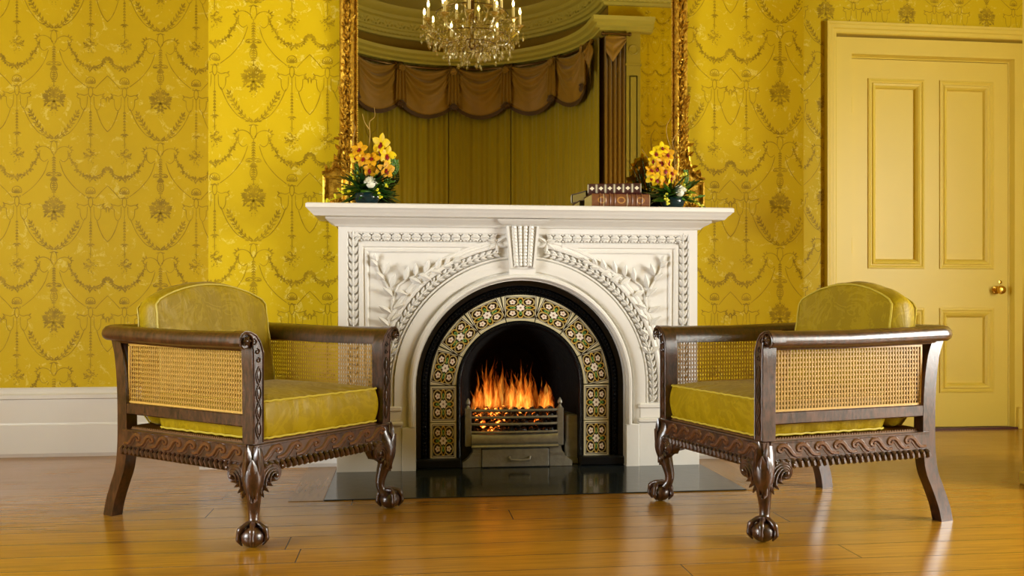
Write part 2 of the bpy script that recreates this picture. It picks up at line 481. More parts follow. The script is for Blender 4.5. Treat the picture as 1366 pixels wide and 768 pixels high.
def tile_mat():
    M=Mat('painted_flower_tile'); c=M.coords(); X,Y,Z=M.xyz(c)
    u=(X/.043).abs(); v=(Z/.062).abs(); P=M.comb(u,v,0.0)
    def dist(x,y,sx=1.0,sy=1.0):
        return M.vmath('LENGTH',M.vmath('MULTIPLY',M.vmath('SUBTRACT',P,(x,y,0.0)),(sx,sy,0.0)),out=1)
    def flower(x,y,r,n):
        dx=u-x; dy=(v-y)*1.15; ang=M.math('ARCTAN2',dy,dx)
        rr=M.vmath('LENGTH',M.comb(dx,dy,0.0),out=1)
        pet=M.math('COSINE',ang*float(n)).abs()*.35+.75
        return M.sstep(rr/(pet*r),1.1,.9), M.sstep(rr/r,.34,.24)
    col=srgb(38,20,12)
    # yellow/green tracery loops
    l1=M.sstep((dist(.58,.58)-.40).abs(),.062,.035)
    l2=M.sstep((dist(0,.72,1.7,1.0)-.3).abs(),.08,.05)
    l3=M.sstep((dist(.72,0,1.0,1.7)-.3).abs(),.08,.05)
    g1=M.sstep((dist(0,.55,2.2,1.0)-.16).abs(),.08,.05); g2=M.sstep((dist(.55,0,1.0,2.2)-.16).abs(),.08,.05)
    cc=M.mix(l1,col,srgb(178,158,100)); cc=M.mix(l2.max(l3),cc,srgb(186,150,62)); cc=M.mix(g1.max(g2),cc,srgb(96,150,84))
    f,k=flower(.57,.57,.24,2.5); cc=M.mix(f,cc,srgb(232,214,190)); cc=M.mix(k,cc,srgb(150,90,60))
    f,k=flower(0,0,.33,3.0); cc=M.mix(f,cc,srgb(240,226,208)); cc=M.mix(k,cc,srgb(150,120,100))
    e=u.max(v)
    cc=M.mix(M.sstep((e-1.04),.0,.03),cc,srgb(226,218,186))
    cc=M.mix(M.sstep((e-1.12).abs(),.04,.02),cc,srgb(50,34,20))
    cc=M.mix(M.sstep(e,1.19,1.22),cc,srgb(200,190,150))
    M.bsdf(cc,.14,0,.6); return M.m
MAT['tile']=tile_mat()

def mirror_mat():
    M=Mat('old_mirror_glass'); c=M.coords()
    g=M.n('ShaderNodeBsdfGlossy'); g.inputs['Color'].default_value=(.74,.71,.56,1); g.inputs['Roughness'].default_value=.012
    M.t.links.new(g.outputs[0],M.out.inputs[0]); return M.m
MAT['mirror']=mirror_mat()
def curtain_mat(name,c1,c2):
    M=Mat(name); c=M.coords(); X,Y,Z=M.xyz(c)
    n=M.noise(M.comb(X*4.0,Y*4.0,Z*.3),3.0,3); w=M.noise(M.comb(X*90.0,Y*90.0,Z*300.0),1.0,2)
    M.bsdf(M.mix(n,c1,c2),.55,0,.3,M.bump(w,.0008),Sheen_Weight=.2); return M.m
MAT['curtain']=curtain_mat('olive_lined_curtain',srgb(172,150,14),srgb(150,130,10))
MAT['swag']=curtain_mat('ochre_swag_silk',srgb(152,114,24),srgb(126,92,16))
MAT['fringe']=curtain_mat('brown_bullion_fringe',srgb(84,54,14),srgb(60,38,10))
def emis(name,col,st):
    M=Mat(name); e=M.n('ShaderNodeEmission'); e.inputs[0].default_value=(*col,1); e.inputs[1].default_value=st
    M.t.links.new(e.outputs[0],M.out.inputs[0]); return M.m
MAT['bulb']=emis('candle_bulb_glow',(1,.80,.40),30)
def ember():
    M=Mat('glowing_coal'); c=M.coords(); n=M.noise(c,45,3,.6)
    b=M.bsdf(srgb(60,50,46),.7)
    hot=M.sstep(n,.46,.62)
    M.put(M.ramp(n,[(.42,(.35,.02,.0)),(.58,(1,.18,.01)),(.72,(1,.55,.12))]),b.inputs['Emission Color']); M.put(hot*3.2,b.inputs['Emission Strength']); return M.m
MAT['ember']=ember()
def flame_mat():
    M=Mat('orange_flame'); c=M.coords(); X,Y,Z=M.xyz(c)
    lw=M.n('ShaderNodeLayerWeight'); lw.inputs[0].default_value=.5
    fac=M.math('SUBTRACT',1.0,E(M,lw.outputs['Facing'])); fac=fac*fac
    n=M.noise(M.comb(X*30.0,Y*30.0,Z*6.0),1.6,4,.6,.8)
    zz=M.sstep(Z,.60,.27)
    inten=fac*M.sstep(n,.36,.68)*(zz*1.1+.05)
    col=M.ramp(inten,[(0,(.5,.05,.0)),(.35,(1,.15,.01)),(.7,(1,.27,.02)),(1,(1,.44,.07))])
    e=M.n('ShaderNodeEmission'); M.put(col,e.inputs[0]); M.put(inten*.24,e.inputs[1])
    t=M.n('ShaderNodeBsdfTransparent'); a=M.n('ShaderNodeAddShader'); M.t.links.new(e.outputs[0],a.inputs[0]); M.t.links.new(t.outputs[0],a.inputs[1])
    M.t.links.new(a.outputs[0],M.out.inputs[0]); return M.m
MAT['flame']=flame_mat()
def crystal():
    M=Mat('cut_crystal'); g=M.n('ShaderNodeBsdfGlossy'); g.inputs['Color'].default_value=(1,.97,.86,1); g.inputs['Roughness'].default_value=.08
    t=M.n('ShaderNodeBsdfTransparent'); t.inputs[0].default_value=(.92,.90,.78,1)
    e=M.n('ShaderNodeEmission')
    m=M.n('ShaderNodeMixShader'); m.inputs[0].default_value=.45
    M.t.links.new(t.outputs[0],m.inputs[1]);M.t.links.new(g.outputs[0],m.inputs[2]); M.t.links.new(m.outputs[0],M.out.inputs[0]); return M.m
MAT['crystal']=crystal()
def pane():
    M=Mat('window_glass'); g=M.n('ShaderNodeBsdfGlossy'); g.inputs['Roughness'].default_value=.02
    t=M.n('ShaderNodeBsdfTransparent'); m=M.n('ShaderNodeMixShader'); m.inputs[0].default_value=.06
    M.t.links.new(t.outputs[0],m.inputs[1]);M.t.links.new(g.outputs[0],m.inputs[2]); M.t.links.new(m.outputs[0],M.out.inputs[0]); return M.m
MAT['pane']=pane()
def bookmat(kind):
    M=Mat(kind+'_book_spine'); c=M.coords(); X,Y,Z=M.xyz(c)
    if kind=='white':
        # dark panels with cream medallions between cream bands
        L=.0385; f=((X+.1155)/L); ff=f.fract()-.5; fi=f.floor()
        band=M.sstep(ff.abs(),.36,.40); line=M.sstep((ff.abs()-.43).abs(),.03,.015)
        med=M.sstep(M.vmath('LENGTH',M.comb(ff*1.3,Z/.026,0.0),out=1)-M.math('COSINE',M.math('ARCTAN2',Z/.026,ff*1.3)*4.0)*.05,.30,.24)
        cc=M.mix(band,srgb(66,38,34),srgb(206,200,170)); cc=M.mix(line,cc,srgb(80,60,50)); cc=M.mix(med,cc,srgb(226,218,190))
        M.bsdf(cc,.45)
    else:
        f=(X/.2565+.5); w=M.math('COSINE',f*PI*2*10.0)
        rib=M.sstep(w,.75,.95)*M.sstep(M.math('COSINE',f*PI*2*2.5),-.35,-.6)
        cc=M.mix(M.noise(c,50,4),srgb(132,84,46),srgb(80,42,22))
        ff=(f*3.0).fract()-.5
        ring=M.sstep((M.vmath('LENGTH',M.comb(ff*1.4,Z/.048,0.0),out=1)-.26).abs(),.06,.03)
        cc=M.mix(ring*.8,cc,srgb(176,128,60)); cc=M.mix(rib*.8,cc,srgb(190,170,130))
        M.bsdf(cc,.4,0,.5,M.bump(M.noise(c,120,3),.0006))
    return M.m
MAT['book_w']=bookmat('white'); MAT['book_b']=bookmat('brown')
PR,PL,PC,EXPO=420,270,0,0.0      # window daylight (right, left), chandelier, exposure

# ------------------------------------------------------------------ the room
CX=.508                                     # axis of chimney breast, bow and chandelier
WL,WR,YW,ZC=-3.2,4.3,-.86,4.02              # side walls, window wall, ceiling
def boxobj(name,mat,*dims,parent=None,b=0):
    m=MB()
    for d in dims: (m.bbox(*d,b) if b else m.box(*d))
    return m.build(name,mat,parent,smooth=0 if not b else 30)

m=MB(); m.box(WL,WR,-2.6,4.95,-.05,0); struct(m.build('floor',MAT['floor'],smooth=0))
m=MB(); m.box(WL-.1,WR+.1,-2.6,5.0,ZC,ZC+.08); struct(m.build('ceiling',MAT['ceil'],smooth=0))
# back wall: left alcove, chimney breast, right alcove with the door
GR,MO=MAT['wp_left'],MAT['wp_motif']
m=MB(); m.box(WL,-.852,4.48,4.60,0,ZC); struct(papered(m,'wall_back_left',GR,MO,[(-1.647,1.690,WL+.7,-.852,.32,2.9,4.4796)]))
m=MB(); m.box(-.852,.028,4.06,4.60,0,ZC); m.box(.988,1.873,4.06,4.60,0,ZC); m.box(.028,.988,4.06,4.60,.86,ZC)
struct(papered(m,'wall_back_chimney_breast',GR,MO,[(-.660,1.708,-.85,-.2,.32,2.6,4.0596),(1.756,1.708,1.2,1.87,.32,2.6,4.0596)]))
m=MB(); m.box(1.873,2.40,4.80,4.95,0,ZC); m.box(3.60,WR,4.80,4.95,0,ZC); m.box(2.40,3.60,4.80,4.95,2.24,ZC)
struct(papered(m,'wall_back_right',GR,MO,[(2.828,2.357,1.9,2.336,.32,2.9,4.7996),(2.828,2.357,2.336,WR,2.30,3.0,4.7996)]))
# side walls with one tall window each
def side_wall(name,x0,x1,ya,yb,wins,wp):
    m=MB(); y=ya
    for (a,b,z0,z1) in wins:
        m.box(x0,x1,y,a,0,ZC); m.box(x0,x1,a,b,0,z0); m.box(x0,x1,a,b,z1,ZC); y=b
    m.box(x0,x1,y,yb,0,ZC)
    struct(m.build(name,GR,smooth=0))
RW=(.55,2.35,.40,2.2); LW=(.5,2.0,.40,2.2)
side_wall('wall_left',WL-.14,WL,YW,4.60,[LW],GR)
side_wall('wall_right',WR,WR+.14,YW,4.95,[RW],GR)
def window(name,x,w,inside):
    a,b,z0,z1=w
    m=MB(); d=.05
    m.box(x-d/2,x+d/2,a,a+.06,z0,z1); m.box(x-d/2,x+d/2,b-.06,b,z0,z1); m.box(x-d/2,x+d/2,a+.06,b-.06,z0,z0+.08); m.box(x-d/2,x+d/2,a+.06,b-.06,z1-.06,z1)
    zm=(z0+z1)/2; m.box(x-d/2,x+d/2,a+.06,b-.06,zm-.025,zm+.025)
    ym=(a+b)/2; m.box(x-.012,x+.012,ym-.012,ym+.012,z0+.08,z1-.06)
    o=struct(m.build(name,MAT['white'],smooth=0))
    p=MB(); p.box(x-.003,x+.003,a+.05,b-.05,z0+.06,z1-.05); p.build('window_pane',MAT['pane'],o,smooth=0)
    sh=MB(); xi=x+inside*.07; sh.bbox(min(xi,xi+inside*.78),max(xi,xi+inside*.78),a-.05,a-.015,z0,z1,.004); sh.build('window_light_blocker',MAT['white'],o)  # unseen leaf, added to keep daylight off the wall the mirror reflects
    s=MB(); s.box(min(x,x+inside*.16),max(x,x+inside*.16),a-.05,b+.05,z0-.05,z0); s.build('window_sill',MAT['white'],o,smooth=0)
window('window_1',WR+.07,RW,-1); window('window_2',WL-.07,LW,1)
# short return wall that hides the recess by the door, with its painted edge board
m=MB(); m.box(2.51,3.20,3.19,3.32,0,ZC); struct(m.build('wall_right_return',GR,smooth=0))
m=MB(); m.bbox(2.452,2.51,3.175,3.335,.05,ZC,.006); m.bbox(2.444,2.515,3.165,3.342,0,.05,.004); struct(m.build('trim_1',MAT['mustard']))

# skirting boards
BP=[(0,0),(0,.022),(.018,.030),(.024,.030),(.150,.030),(.153,.026),(.160,.024),(.270,.024),(.275,.032),(.292,.032),(.298,.020),(.308,.016),(.318,.016),(.325,.010),(.325,0)]
def skirting(name,x0,x1,y,mat,scale=1.0):
    # stepped profile extruded along x, facing -y
    n=len(BP); vs=[(x0,y-d,z*scale) for z,d in BP]+[(x1,y-d,z*scale) for z,d in BP]
    m=MB(); m.add(vs,[(i,(i+1)%n,(i+1)%n+n,i+n) for i in range(n)]+[tuple(range(n)),tuple(range(2*n-1,n-1,-1))])
    struct(m.build(name,mat,smooth=0))
skirting('baseboard_left',WL,-.852,4.48,MAT['white'])
skirting('baseboard_breast_left',-.885,-.29,4.06,MAT['white'])
skirting('baseboard_breast_right',1.306,1.905,4.06,MAT['white'])
skirting('baseboard_right',1.873,2.375,4.80,MAT['white'])

# door casing (trim_2) and the panelled door
m=MB()
path=[(2.40,0),(2.40,2.235),(3.60,2.235),(3.60,0)]
m.sweep(path,[(0,-.08),(0,.0),(.0,.014),(.006,.020),(.022,.020),(.028,.028),(.044,.028),(.050,.034),(.062,.034),(.064,0)],4.80)
m.sweep([(2.40,0),(2.40,2.235),(3.60,2.235),(3.60,0)],[(-.119,-.085),(-.119,-.05),(-.112,-.044),(-.104,-.012),(-.012,-.012),(-.010,-.05),(0,-.05),(0,-.085)],4.80)
m.bbox(3.508,3.60,4.79,4.87,0,.125,.003); m.bbox(2.40,2.518,4.79,4.87,0,.125,.003)
struct(m.build('trim_2',MAT['mustard'],smooth=0))
DX0,DX1,DZ0,DZ1=2.522,3.479,.012,2.113
door=empty('door_1',(0,0,0)); struct(door)
pan=[(2.625,2.957,.926,1.999),(3.060,3.385,.926,1.999),(2.625,2.957,.212,.690),(3.060,3.385,.212,.690)]
m=MB(); y0,y1=4.850,4.89
# leaf of stiles and rails around four openings
m.box(DX0,2.625,y0,y1,DZ0,DZ1); m.box(2.957,3.060,y0,y1,DZ0,DZ1); m.box(3.385,DX1,y0,y1,DZ0,DZ1)
for a,b in((2.625,2.957),(3.060,3.385)):
    for z0,z1 in((DZ0,.212),(.690,.926),(1.999,DZ1)): m.box(a,b,y0,y1,z0,z1)
m.build('door_leaf',MAT['mustard'],door,smooth=0)
for a,b,z0,z1 in pan:
    p=MB(); p.box(a+.02,b-.02,y0+.020,y1-.005,z0+.02,z1-.02)
    o=p.build('door_panel',MAT['mustard'],door,smooth=0)
    q=MB(); q.sweep([(a,z0),(b,z0),(b,z1),(a,z1)],[(-.006,0),(-.004,.006),(.006,.008),(.014,.002),(.018,.002),(.024,.008),(.034,.004),(.044,-.006),(.050,-.020),(0,-.020)],y0,closed=True)
    q.build('panel_moulding',MAT['mustard'],o,smooth=0)
k=MB(); k.T=Matrix.Translation((3.405,y0,.80))@Matrix.Rotation(PI/2,4,'X'); k.lathe([(.001,0),(.024,0),(.024,.004),(.010,.008),(.009,.03),(.020,.036),(.026,.048),(.022,.060),(.008,.066),(.001,.066)],n=20)
k.build('door_knob',MAT['brass'],door)
k=MB(); k.T=Matrix.Translation((3.430,y0,.845))@Matrix.Rotation(PI/2,4,'X'); k.lathe([(.001,0),(.011,0),(.011,.004),(.001,.006)],n=14); k.build('keyhole_cover',MAT['brass'],door)
for z in (1.85,1.05,.28):
    k=MB(); k.tube([(DX0-.004,y0-.004,z-.045),(DX0-.004,y0-.004,z+.045)],.0055,8); k.build('door_hinge',MAT['mustard'],door)
m=MB(); m.box(2.5,3.6,4.80,4.90,.0005,.010); struct(m.build('trim_3',MAT['red_trim'],smooth=0))
# dark cavity behind the door so no daylight leaks
m=MB(); m.box(2.3,3.7,4.95,5.0,0,2.4); struct(m.build('wall_back_passage',MAT['soot'],smooth=0))

# hearth: slate slab with mitred border boards
m=MB(); m.bbox(-.293,1.310,3.341,4.02,.0005,.0045,.001); h=m.build('hearth_slab',MAT['slate']); tag(h,'dark grey slate hearth slab set in the floorboards before the fireplace','hearth')
m=MB(); m.box(-.420,-.296,3.341,4.03,.0003,.0022); m.box(1.313,1.437,3.341,4.03,.0003,.0022); struct(m.build('trim_4',MAT['border'],smooth=0))

# ---- window wall with the curved bow, seen in the mirror
BR=1.52
def bow_path(r,ext=1.8,n=40):
    """plan path (x,y): flat wall, half circle away from the room, flat wall"""
    p=[(CX-r-ext,YW)] if ext else []
    p+=[(CX-r*math.cos(PI*i/n),YW-r*math.sin(PI*i/n)) for i in range(n+1)]
    if ext: p+=[(CX+r+ext,YW)]
    return p
def sweep_plan(m,path,prof):
    """prof: (inward offset, z); path left to right; inward = towards +y side"""
    q=len(prof);vs=[];fs=[]
    for i,p in enumerate(path):
        a=Vector(path[max(i-1,0)]);b=Vector(path[min(i+1,len(path)-1)]);p=Vector(p)
        t1=(p-a).normalized() if i>0 else (b-p).normalized(); t2=(b-p).normalized() if i<len(path)-1 else t1
        n1=Vector((-t1.y,t1.x));n2=Vector((-t2.y,t2.x));nn=n1+n2; nn=nn/max(nn.dot(n1),.8)
        for o,z in prof: vs.append((p.x+nn.x*o,p.y+nn.y*o,z))
    for i in range(len(path)-1):
        for k in range(q):
            l=(k+1)%q; fs.append((i*q+k,i*q+l,(i+1)*q+l,(i+1)*q+k))
    fs.append(tuple(range(q))); fs.append(tuple((len(path)-1)*q+k for k in range(q)))
    m.add(vs,fs)
# flat parts of the window wall
m=MB(); m.box(WL,CX-BR-.02,YW-.14,YW,0,ZC); m.box(CX+BR+.02,WR,YW-.14,YW,0,ZC); struct(papered(m,'wall_front',GR,MO,[(2.78,2.9,CX+BR+.36,WR,1.2,3.75,YW+.0006)]))
m=MB(); p=bow_path(BR,0); sweep_plan(m,p,[(-.12,0),(-.02,0),(-.02,ZC),(-.12,ZC)]); struct(m.build('wall_front_bow',MAT['frieze']))
# entablature above the curtains
m=MB(); sweep_plan(m,bow_path(BR,.46),[(-.01,3.46),(.09,3.46),(.09,3.485),(.13,3.50),(.13,3.53),(.17,3.55),(.18,3.585),(-.01,3.60)])
struct(m.build('trim_5',MAT['cornice'],smooth=40))
# cornice with its band of leaf ornament
m=MB(); full=bow_path(BR,2.2); sweep_plan(m,full,[(-.01,3.74),(.03,3.74),(.04,3.765),(.07,3.775),(.08,3.80),(.10,3.81),(.125,3.90),(.16,3.915),(.17,3.95),(.22,3.97),(.25,4.0),(.26,ZC),(-.01,ZC)])
struct(m.build('trim_6',MAT['cornice'],smooth=40))
m=MB()
for i in range(0,58):
    w=PI*(i+.5)/58; cx,cy=math.cos(w),math.sin(w)
    for s in(-1,1):
        p=Vector((CX-(BR-.112)*cx,YW-(BR-.112)*cy,3.855)); tang=Vector((cy,-cx,0)); nrm=Vector((cx,cy,0))
        m.leaf(p+tang*s*.004,tang*s+Vector((0,0,.8*((i%2)*2-1))),nrm,.05,.03,.012,.006)
        m.ell(p+Vector((0,0,.026*(1-2*(i%2)))),.010,6,4)
for i in range(40):
    x=CX+BR+.05+i*.05
    if x<WR-.02: m.leaf((x,YW+.112,3.83),(.5*(1-2*(i%2)),0,1),(0,1,0),.05,.03,.012)
struct(m.build('trim_7',MAT['cornice']))
m=MB()
for i in range(90):
    w=PI*(i+.5)/90; m.T=Matrix.Translation((CX-(BR-.055)*math.cos(w),YW-(BR-.055)*math.sin(w),3.782))@Matrix.Rotation(w,4,'Z'); m.box(-.012,.012,-.014,.014,-.014,.014)
m.T=Matrix.Identity(4)
for i in range(40):
    x=CX+BR+.02+i*.052
    if x<WR: m.box(x-.014,x+.014,YW+.04,YW+.07,3.768,3.796)
struct(m.build('trim_8',MAT['cornice'],smooth=0))
# pilasters at both ends of the bow
for k,s in enumerate((1,-1)):
    x0=CX+s*(BR+.19); x1=CX+s*(BR+.335); a,b=min(x0,x1),max(x0,x1)
    m=MB(); m.box(a,b,YW,YW+.07,0,3.46)
    m.sweep([(a+.03,.35),(b-.03,.35),(b-.03,3.02),(a+.03,3.02)],[(0,0),(0,.006),(.008,.008),(.012,0)],YW+.07,closed=True)
    m.tube([((a+b)/2+.045*math.cos(t*PI/12),YW+.072,3.28+.045*math.sin(t*PI/12)) for t in range(24)],.008,6,closed=True)
    m.box(a-.01,b+.01,YW,YW+.08,3.12,3.14); m.box(a-.02,b+.02,YW,YW+.10,0,.3)
    struct(m.build('trim_%d'%(9+k),MAT['pilaster'],smooth=0))
# curtain rod, swags, curtains
rodR=BR-.10
rod=MB(); rod.tube([(CX-rodR*math.cos(PI*i/60),YW-rodR*math.sin(PI*i/60),3.415) for i in range(2,59)],.016,8)
ro=empty('curtain_rod',(CX,YW,3.43)); tag(ro,'dark curved curtain rod under the bow cornice, seen in the mirror','curtain rod')
def localise(o,par):
    o.parent=par; o.matrix_parent_inverse=Matrix.Translation(par.location).inverted() if par.rotation_euler.z==0 else par.matrix_world.inverted()
    return o
def lb(m,name,mat,par,**k):
    """build a mesh given in world coordinates under a thing standing at par.location"""
    L=Vector(par.location); m.v=[tuple(Vector(p)-L) for p in m.v]; return m.build(name,mat,par,**k)
lb(rod,'rod',MAT['bronze'],ro)
ang=[math.radians(90+a) for a in (-80,-54,-28,-2,24,50,76)]   # measured from the left end of the bow
ang=[PI-a for a in ang][::-1]
for a in ang:
    b=MB(); c=Vector((CX-rodR*math.cos(a),YW-rodR*math.sin(a),3.43)); t=Vector((math.sin(a),-math.cos(a),0))
    for s in(-1,1): b.ell(c+t*s*.035,(.028,.028,.028),10,6)
    b.tube([c,c-Vector((math.cos(a),math.sin(a),0))*-.0-Vector((0,0,.0))+Vector((-math.cos(a)*.1,-math.sin(a)*.1,0))],.010,6)
    lb(b,'rod_bracket',MAT['bronze'],ro)
def cpos(r,a,z): return (CX-r*math.cos(a),YW-r*math.sin(a),z)
ends=[math.radians(4)]+ang+[math.radians(176)]
swR=rodR+.005
for i in range(len(ends)-1):
    a0,a1=ends[i],ends[i+1]; wfull=(a1-a0)/math.radians(26)
    if wfull<.15: continue
    def fn(u,v,a0=a0,a1=a1,wf=wfull):
        a=a0+(a1-a0)*u; cat=1-(2*u-1)**2
        z=3.425-.05*cat*(1-v)-cat*.55*v*min(1,.35+.65*wf)-(1-cat)*.42*v**8
        fold=math.sin(v*PI*7.5)*.030*(.35+.65*cat)*math.sin(PI*min(1,v*1.2)**.5)
        gather=.02*(1-cat)*math.cos(v*26)
        return cpos(swR-.035-.05*cat*math.sin(PI*v)-fold-gather,a,z)
    m=MB(); m.grid(fn,26,40)
    root=empty('curtain_swag',cpos(swR,(a0+a1)/2,3.40)); 
    lb(m,'swag_cloth',MAT['swag'],root,smooth=60,solid=.003)
    f=MB()
    def fr(u,v,fn=fn):
        p=fn(u,1.0); return (p[0],p[1],p[2]-.045*v-.0015*(int(u*90)%2))
    f.grid(fr,60,1); lb(f,'fringe',MAT['fringe'],root,smooth=0,solid=.006)
    names=['leftmost swag','second swag from the left','third swag from the left','fourth swag from the left','swag under the chandelier','third swag from the right','second swag from the right','rightmost swag']
    tag(root,'ochre draped curtain swag reflected in the mirror, '+names[i],'curtain swag','swags across the bow window')
for i,a in enumerate(ang):
    m=MB(); root=empty('rosette_tail',cpos(swR-.05,a,3.40))
    # narrow pleated tail between two swags, rosette above and tassel bow below
    def tf(u,v,a=a): 
        return cpos(swR-.075-.012*math.cos(u*PI*6),a+(u-.5)*.075*(1+.35*v),3.40-.42*v)
    m.grid(tf,24,4); lb(m,'tail_cloth',MAT['swag'],root,smooth=60,solid=.003)
    r=MB(); c=Vector(cpos(swR-.095,a,3.36)); nrm=Vector((math.cos(a),math.sin(a),0)); tg=Vector((math.sin(a),-math.cos(a),0))
    for k in range(9):
        w=2*PI*k/9; r.leaf(c,tg*math.cos(w)+Vector((0,0,1))*math.sin(w),nrm,.045,.035,.012,.01)
    r.ell(c,.014,8,6); lb(r,'rosette',MAT['swag'],root)
    b=MB(); c=Vector(cpos(swR-.095,a,2.985))
    for k in range(7):
        w=PI*(k/6); b.leaf(c,tg*math.cos(w)+Vector((0,0,-.6-.5*math.sin(w))),nrm,.075,.035,.014)
    b.ell(c,(.03,.03,.018),8,6); lb(b,'fringe_bow',MAT['fringe'],root)
    tag(root,'gathered ochre tail with rosette between swags in the mirror, '+['leftmost of the seven','second of seven from the left','third of seven from the left','middle one of the seven','fifth of seven from the left','sixth of seven from the left','rightmost of the seven'][i],'curtain tail','tails between the swags')
# full-length lined curtains: six pairs round the bow
nc=6
for i in range(nc):
    a0=math.radians(4)+math.radians(172)*i/nc; a1=a0+math.radians(172)/nc*.985
    def cf(u,v,a0=a0,a1=a1,i=i):
        return cpos(BR-.055+.008*math.sin(u*PI*9+i)+.006*math.sin(u*PI*23+2*i)*(1-.3*v),a0+(a1-a0)*u,3.44*(1-v)+.01)
    m=MB(); m.grid(cf,150,2); o=m.build('long_curtain',MAT['curtain'],smooth=60,solid=.002)
    tag(o,'drawn olive long curtain in the mirror, '+['at the left end of the bow','second from the left end of the bow','just left of the bow centre','just right of the bow centre','second from the right end of the bow','at the right end of the bow'][i],'curtain','long curtains round the bow window')
# flat side curtains on their own short rods beside the bow
for s in(1,-1):
    xa,xb=sorted((CX+s*(BR-.03),CX+s*(BR+.18)))
    root=empty('side_curtain',((xa+xb)/2,YW+.05,3.40)); m=MB()
    m.grid(lambda u,v:(xa+(xb-xa)*u,YW+.06+.016*math.sin(u*PI*9),3.40*(1-v)+.01),60,2); lb(m,'curtain_cloth',MAT['swag'],root,smooth=60,solid=.003)
    m=MB(); m.tube([(xa-.03,YW+.12,3.42),(xb+.03,YW+.12,3.42)],.014,8); m.ell((xa-.03,YW+.12,3.42),.022,10,6); m.ell((xb+.03,YW+.12,3.42),.022,10,6); lb(m,'short_rod',MAT['bronze'],root)
    m=MB(); m.grid(lambda u,v:(xa+(xb-xa)*(u*(1-.0*v)),YW+.10+.02*math.sin(PI*u)-.008*math.sin(v*14),3.40-v*(.10+.20*(1-abs(2*u-.7))*.8)),20,16); lb(m,'small_swag',MAT['swag'],root,smooth=60,solid=.003)
    tag(root,'narrow ochre curtain with short rod, '+('right' if s>0 else 'left')+' of the bow in the mirror','curtain')

# ------------------------------------------------------------------ chimneypiece
SZ=.362                                      # spring line of all arches
fp=empty('fireplace_surround',(CX,3.98,0)); tag(fp,'cream carved marble fireplace surround with arched opening and mantel shelf','fireplace')
MM=MAT['marble']; HX0,HX1=-.281,1.297; HT=1.052
def archpath(r,zb,n=40): return [(CX-r,zb)]+arc(CX,SZ,r,180,0,n)+[(CX+r,zb)]
# body plate: arched slab from the opening to the outer rectangle
m=MB(); R0=.462; n=64; yf=3.908; yb=4.06
def outer(t):
    dx,dz=math.cos(t),math.sin(t); w=CX-HX0; k=[]
    if abs(dx)>1e-6: k.append(w/abs(dx))
    if dz>1e-6: k.append((HT-SZ)/dz)
    r=min(k); return (CX+dx*r,SZ+dz*r)
ca=math.atan2(HT-SZ,CX-HX0); ts=sorted(set([PI*i/n for i in range(n+1)]+[ca,PI-ca]))
inn=[(CX+R0*math.cos(t),SZ+R0*math.sin(t)) for t in ts]; out=[outer(t) for t in ts]
inn=[(CX+R0,0)]+inn+[(CX-R0,0)]; out=[(HX1,0)]+out+[(HX0,0)]; k=len(inn)
vs=[(x,yf,z) for x,z in inn]+[(x,yf,z) for x,z in out]+[(x,yb,z) for x,z in inn]+[(x,yb,z) for x,z in out]
fs=[]
for i in range(k-1): fs+=[(i,i+1,k+i+1,k+i),(2*k+i,3*k+i,3*k+i+1,2*k+i+1),(i,2*k+i,2*k+i+1,i+1),(k+i,k+i+1,3*k+i+1,3*k+i)]
m.add(vs,fs)
# raised outer border and mouldings on the slab
m.sweep([(HX0+.022,0.27),(HX0+.022,HT-.011),(HX1-.022,HT-.011),(HX1-.022,.27)],[(-.020,0),(-.020,.012),(-.014,.018),(.022,.018),(.022,-.1),(0,-.1)],yf)
lb(m,'body',MM,fp,smooth=25)
m=MB()   # bead and cove round the opening
m.sweep(archpath(R0,.19),[(-.002,-.02),(-.002,.022)]+half_round(.002,.028,.020,.022)+[(.029,.0),(.037,-.003),(.040,.010),(.052,.017),(.078,.020),(.090,.020),(.093,.004),(.098,.014),(.104,.014),(.106,.0),(.106,-.01)],yf)
lb(m,'arch_moulding',MM,fp,smooth=40)
m=MB(); m.sweep(archpath(.610,.285),[(0,-.004),(0,.014),(.006,.018),(.012,.018),(.016,.010),(.024,.008),(.028,.012),(.036,.012),(.042,.004),(.044,-.004)],yf)
lb(m,'outer_arch_moulding',MM,fp,smooth=40)
# spandrel frames (straight mouldings inside the leaf bands)
def mir(pts): return [(2*CX-x,z) for x,z in pts]
for s in(0,1):
    xl,zt,xr=-.160,.946,.330
    p=[(xl+.004,.40),(xl,zt),(xr,zt)]
    if s: p=mir(p)[::-1]
    m=MB(); m.sweep(p,[(-.006,-.004),(-.006,.004),(0,.009),(.006,.009),(.010,.003),(.016,.003),(.020,.011),(.030,.014),(.036,.014),(.038,-.004)],yf)
    lb(m,'spandrel_moulding',MM,fp,smooth=30)
def garland(m,path,y,pitch,L,W,inward=False,berries=True):
    # overlapping trios of leaves climbing a path in x,z
    P=[Vector(p) for p in path]; acc=0;nxt=0;k=0
    for a,b in zip(P,P[1:]):
        d=(b-a); ln=d.length
        while nxt<=acc+ln and ln>0:
            q=a+d*((nxt-acc)/ln); t=d.normalized(); tt=Vector((t.x,0,t.y)); nn=Vector((0,-1,0)); sd=Vector((-t.y,0,t.x)); c=Vector((q.x,y,q.y))
            for sg in(-1,1): m.leaf(c-sd*sg*.002,tt+sd*sg*.62,nn,L,W,.009,.010,nseg=5)
            m.leaf(c,tt,nn+tt*-.1,L*.95,W*.95,.013,.008,nseg=5)
            if berries:
                for sg in(-1,1): m.ell(c+sd*sg*W*.95+tt*L*.75+nn*.003,.0038,6,4)
            nxt+=pitch;k+=1
        acc+=ln
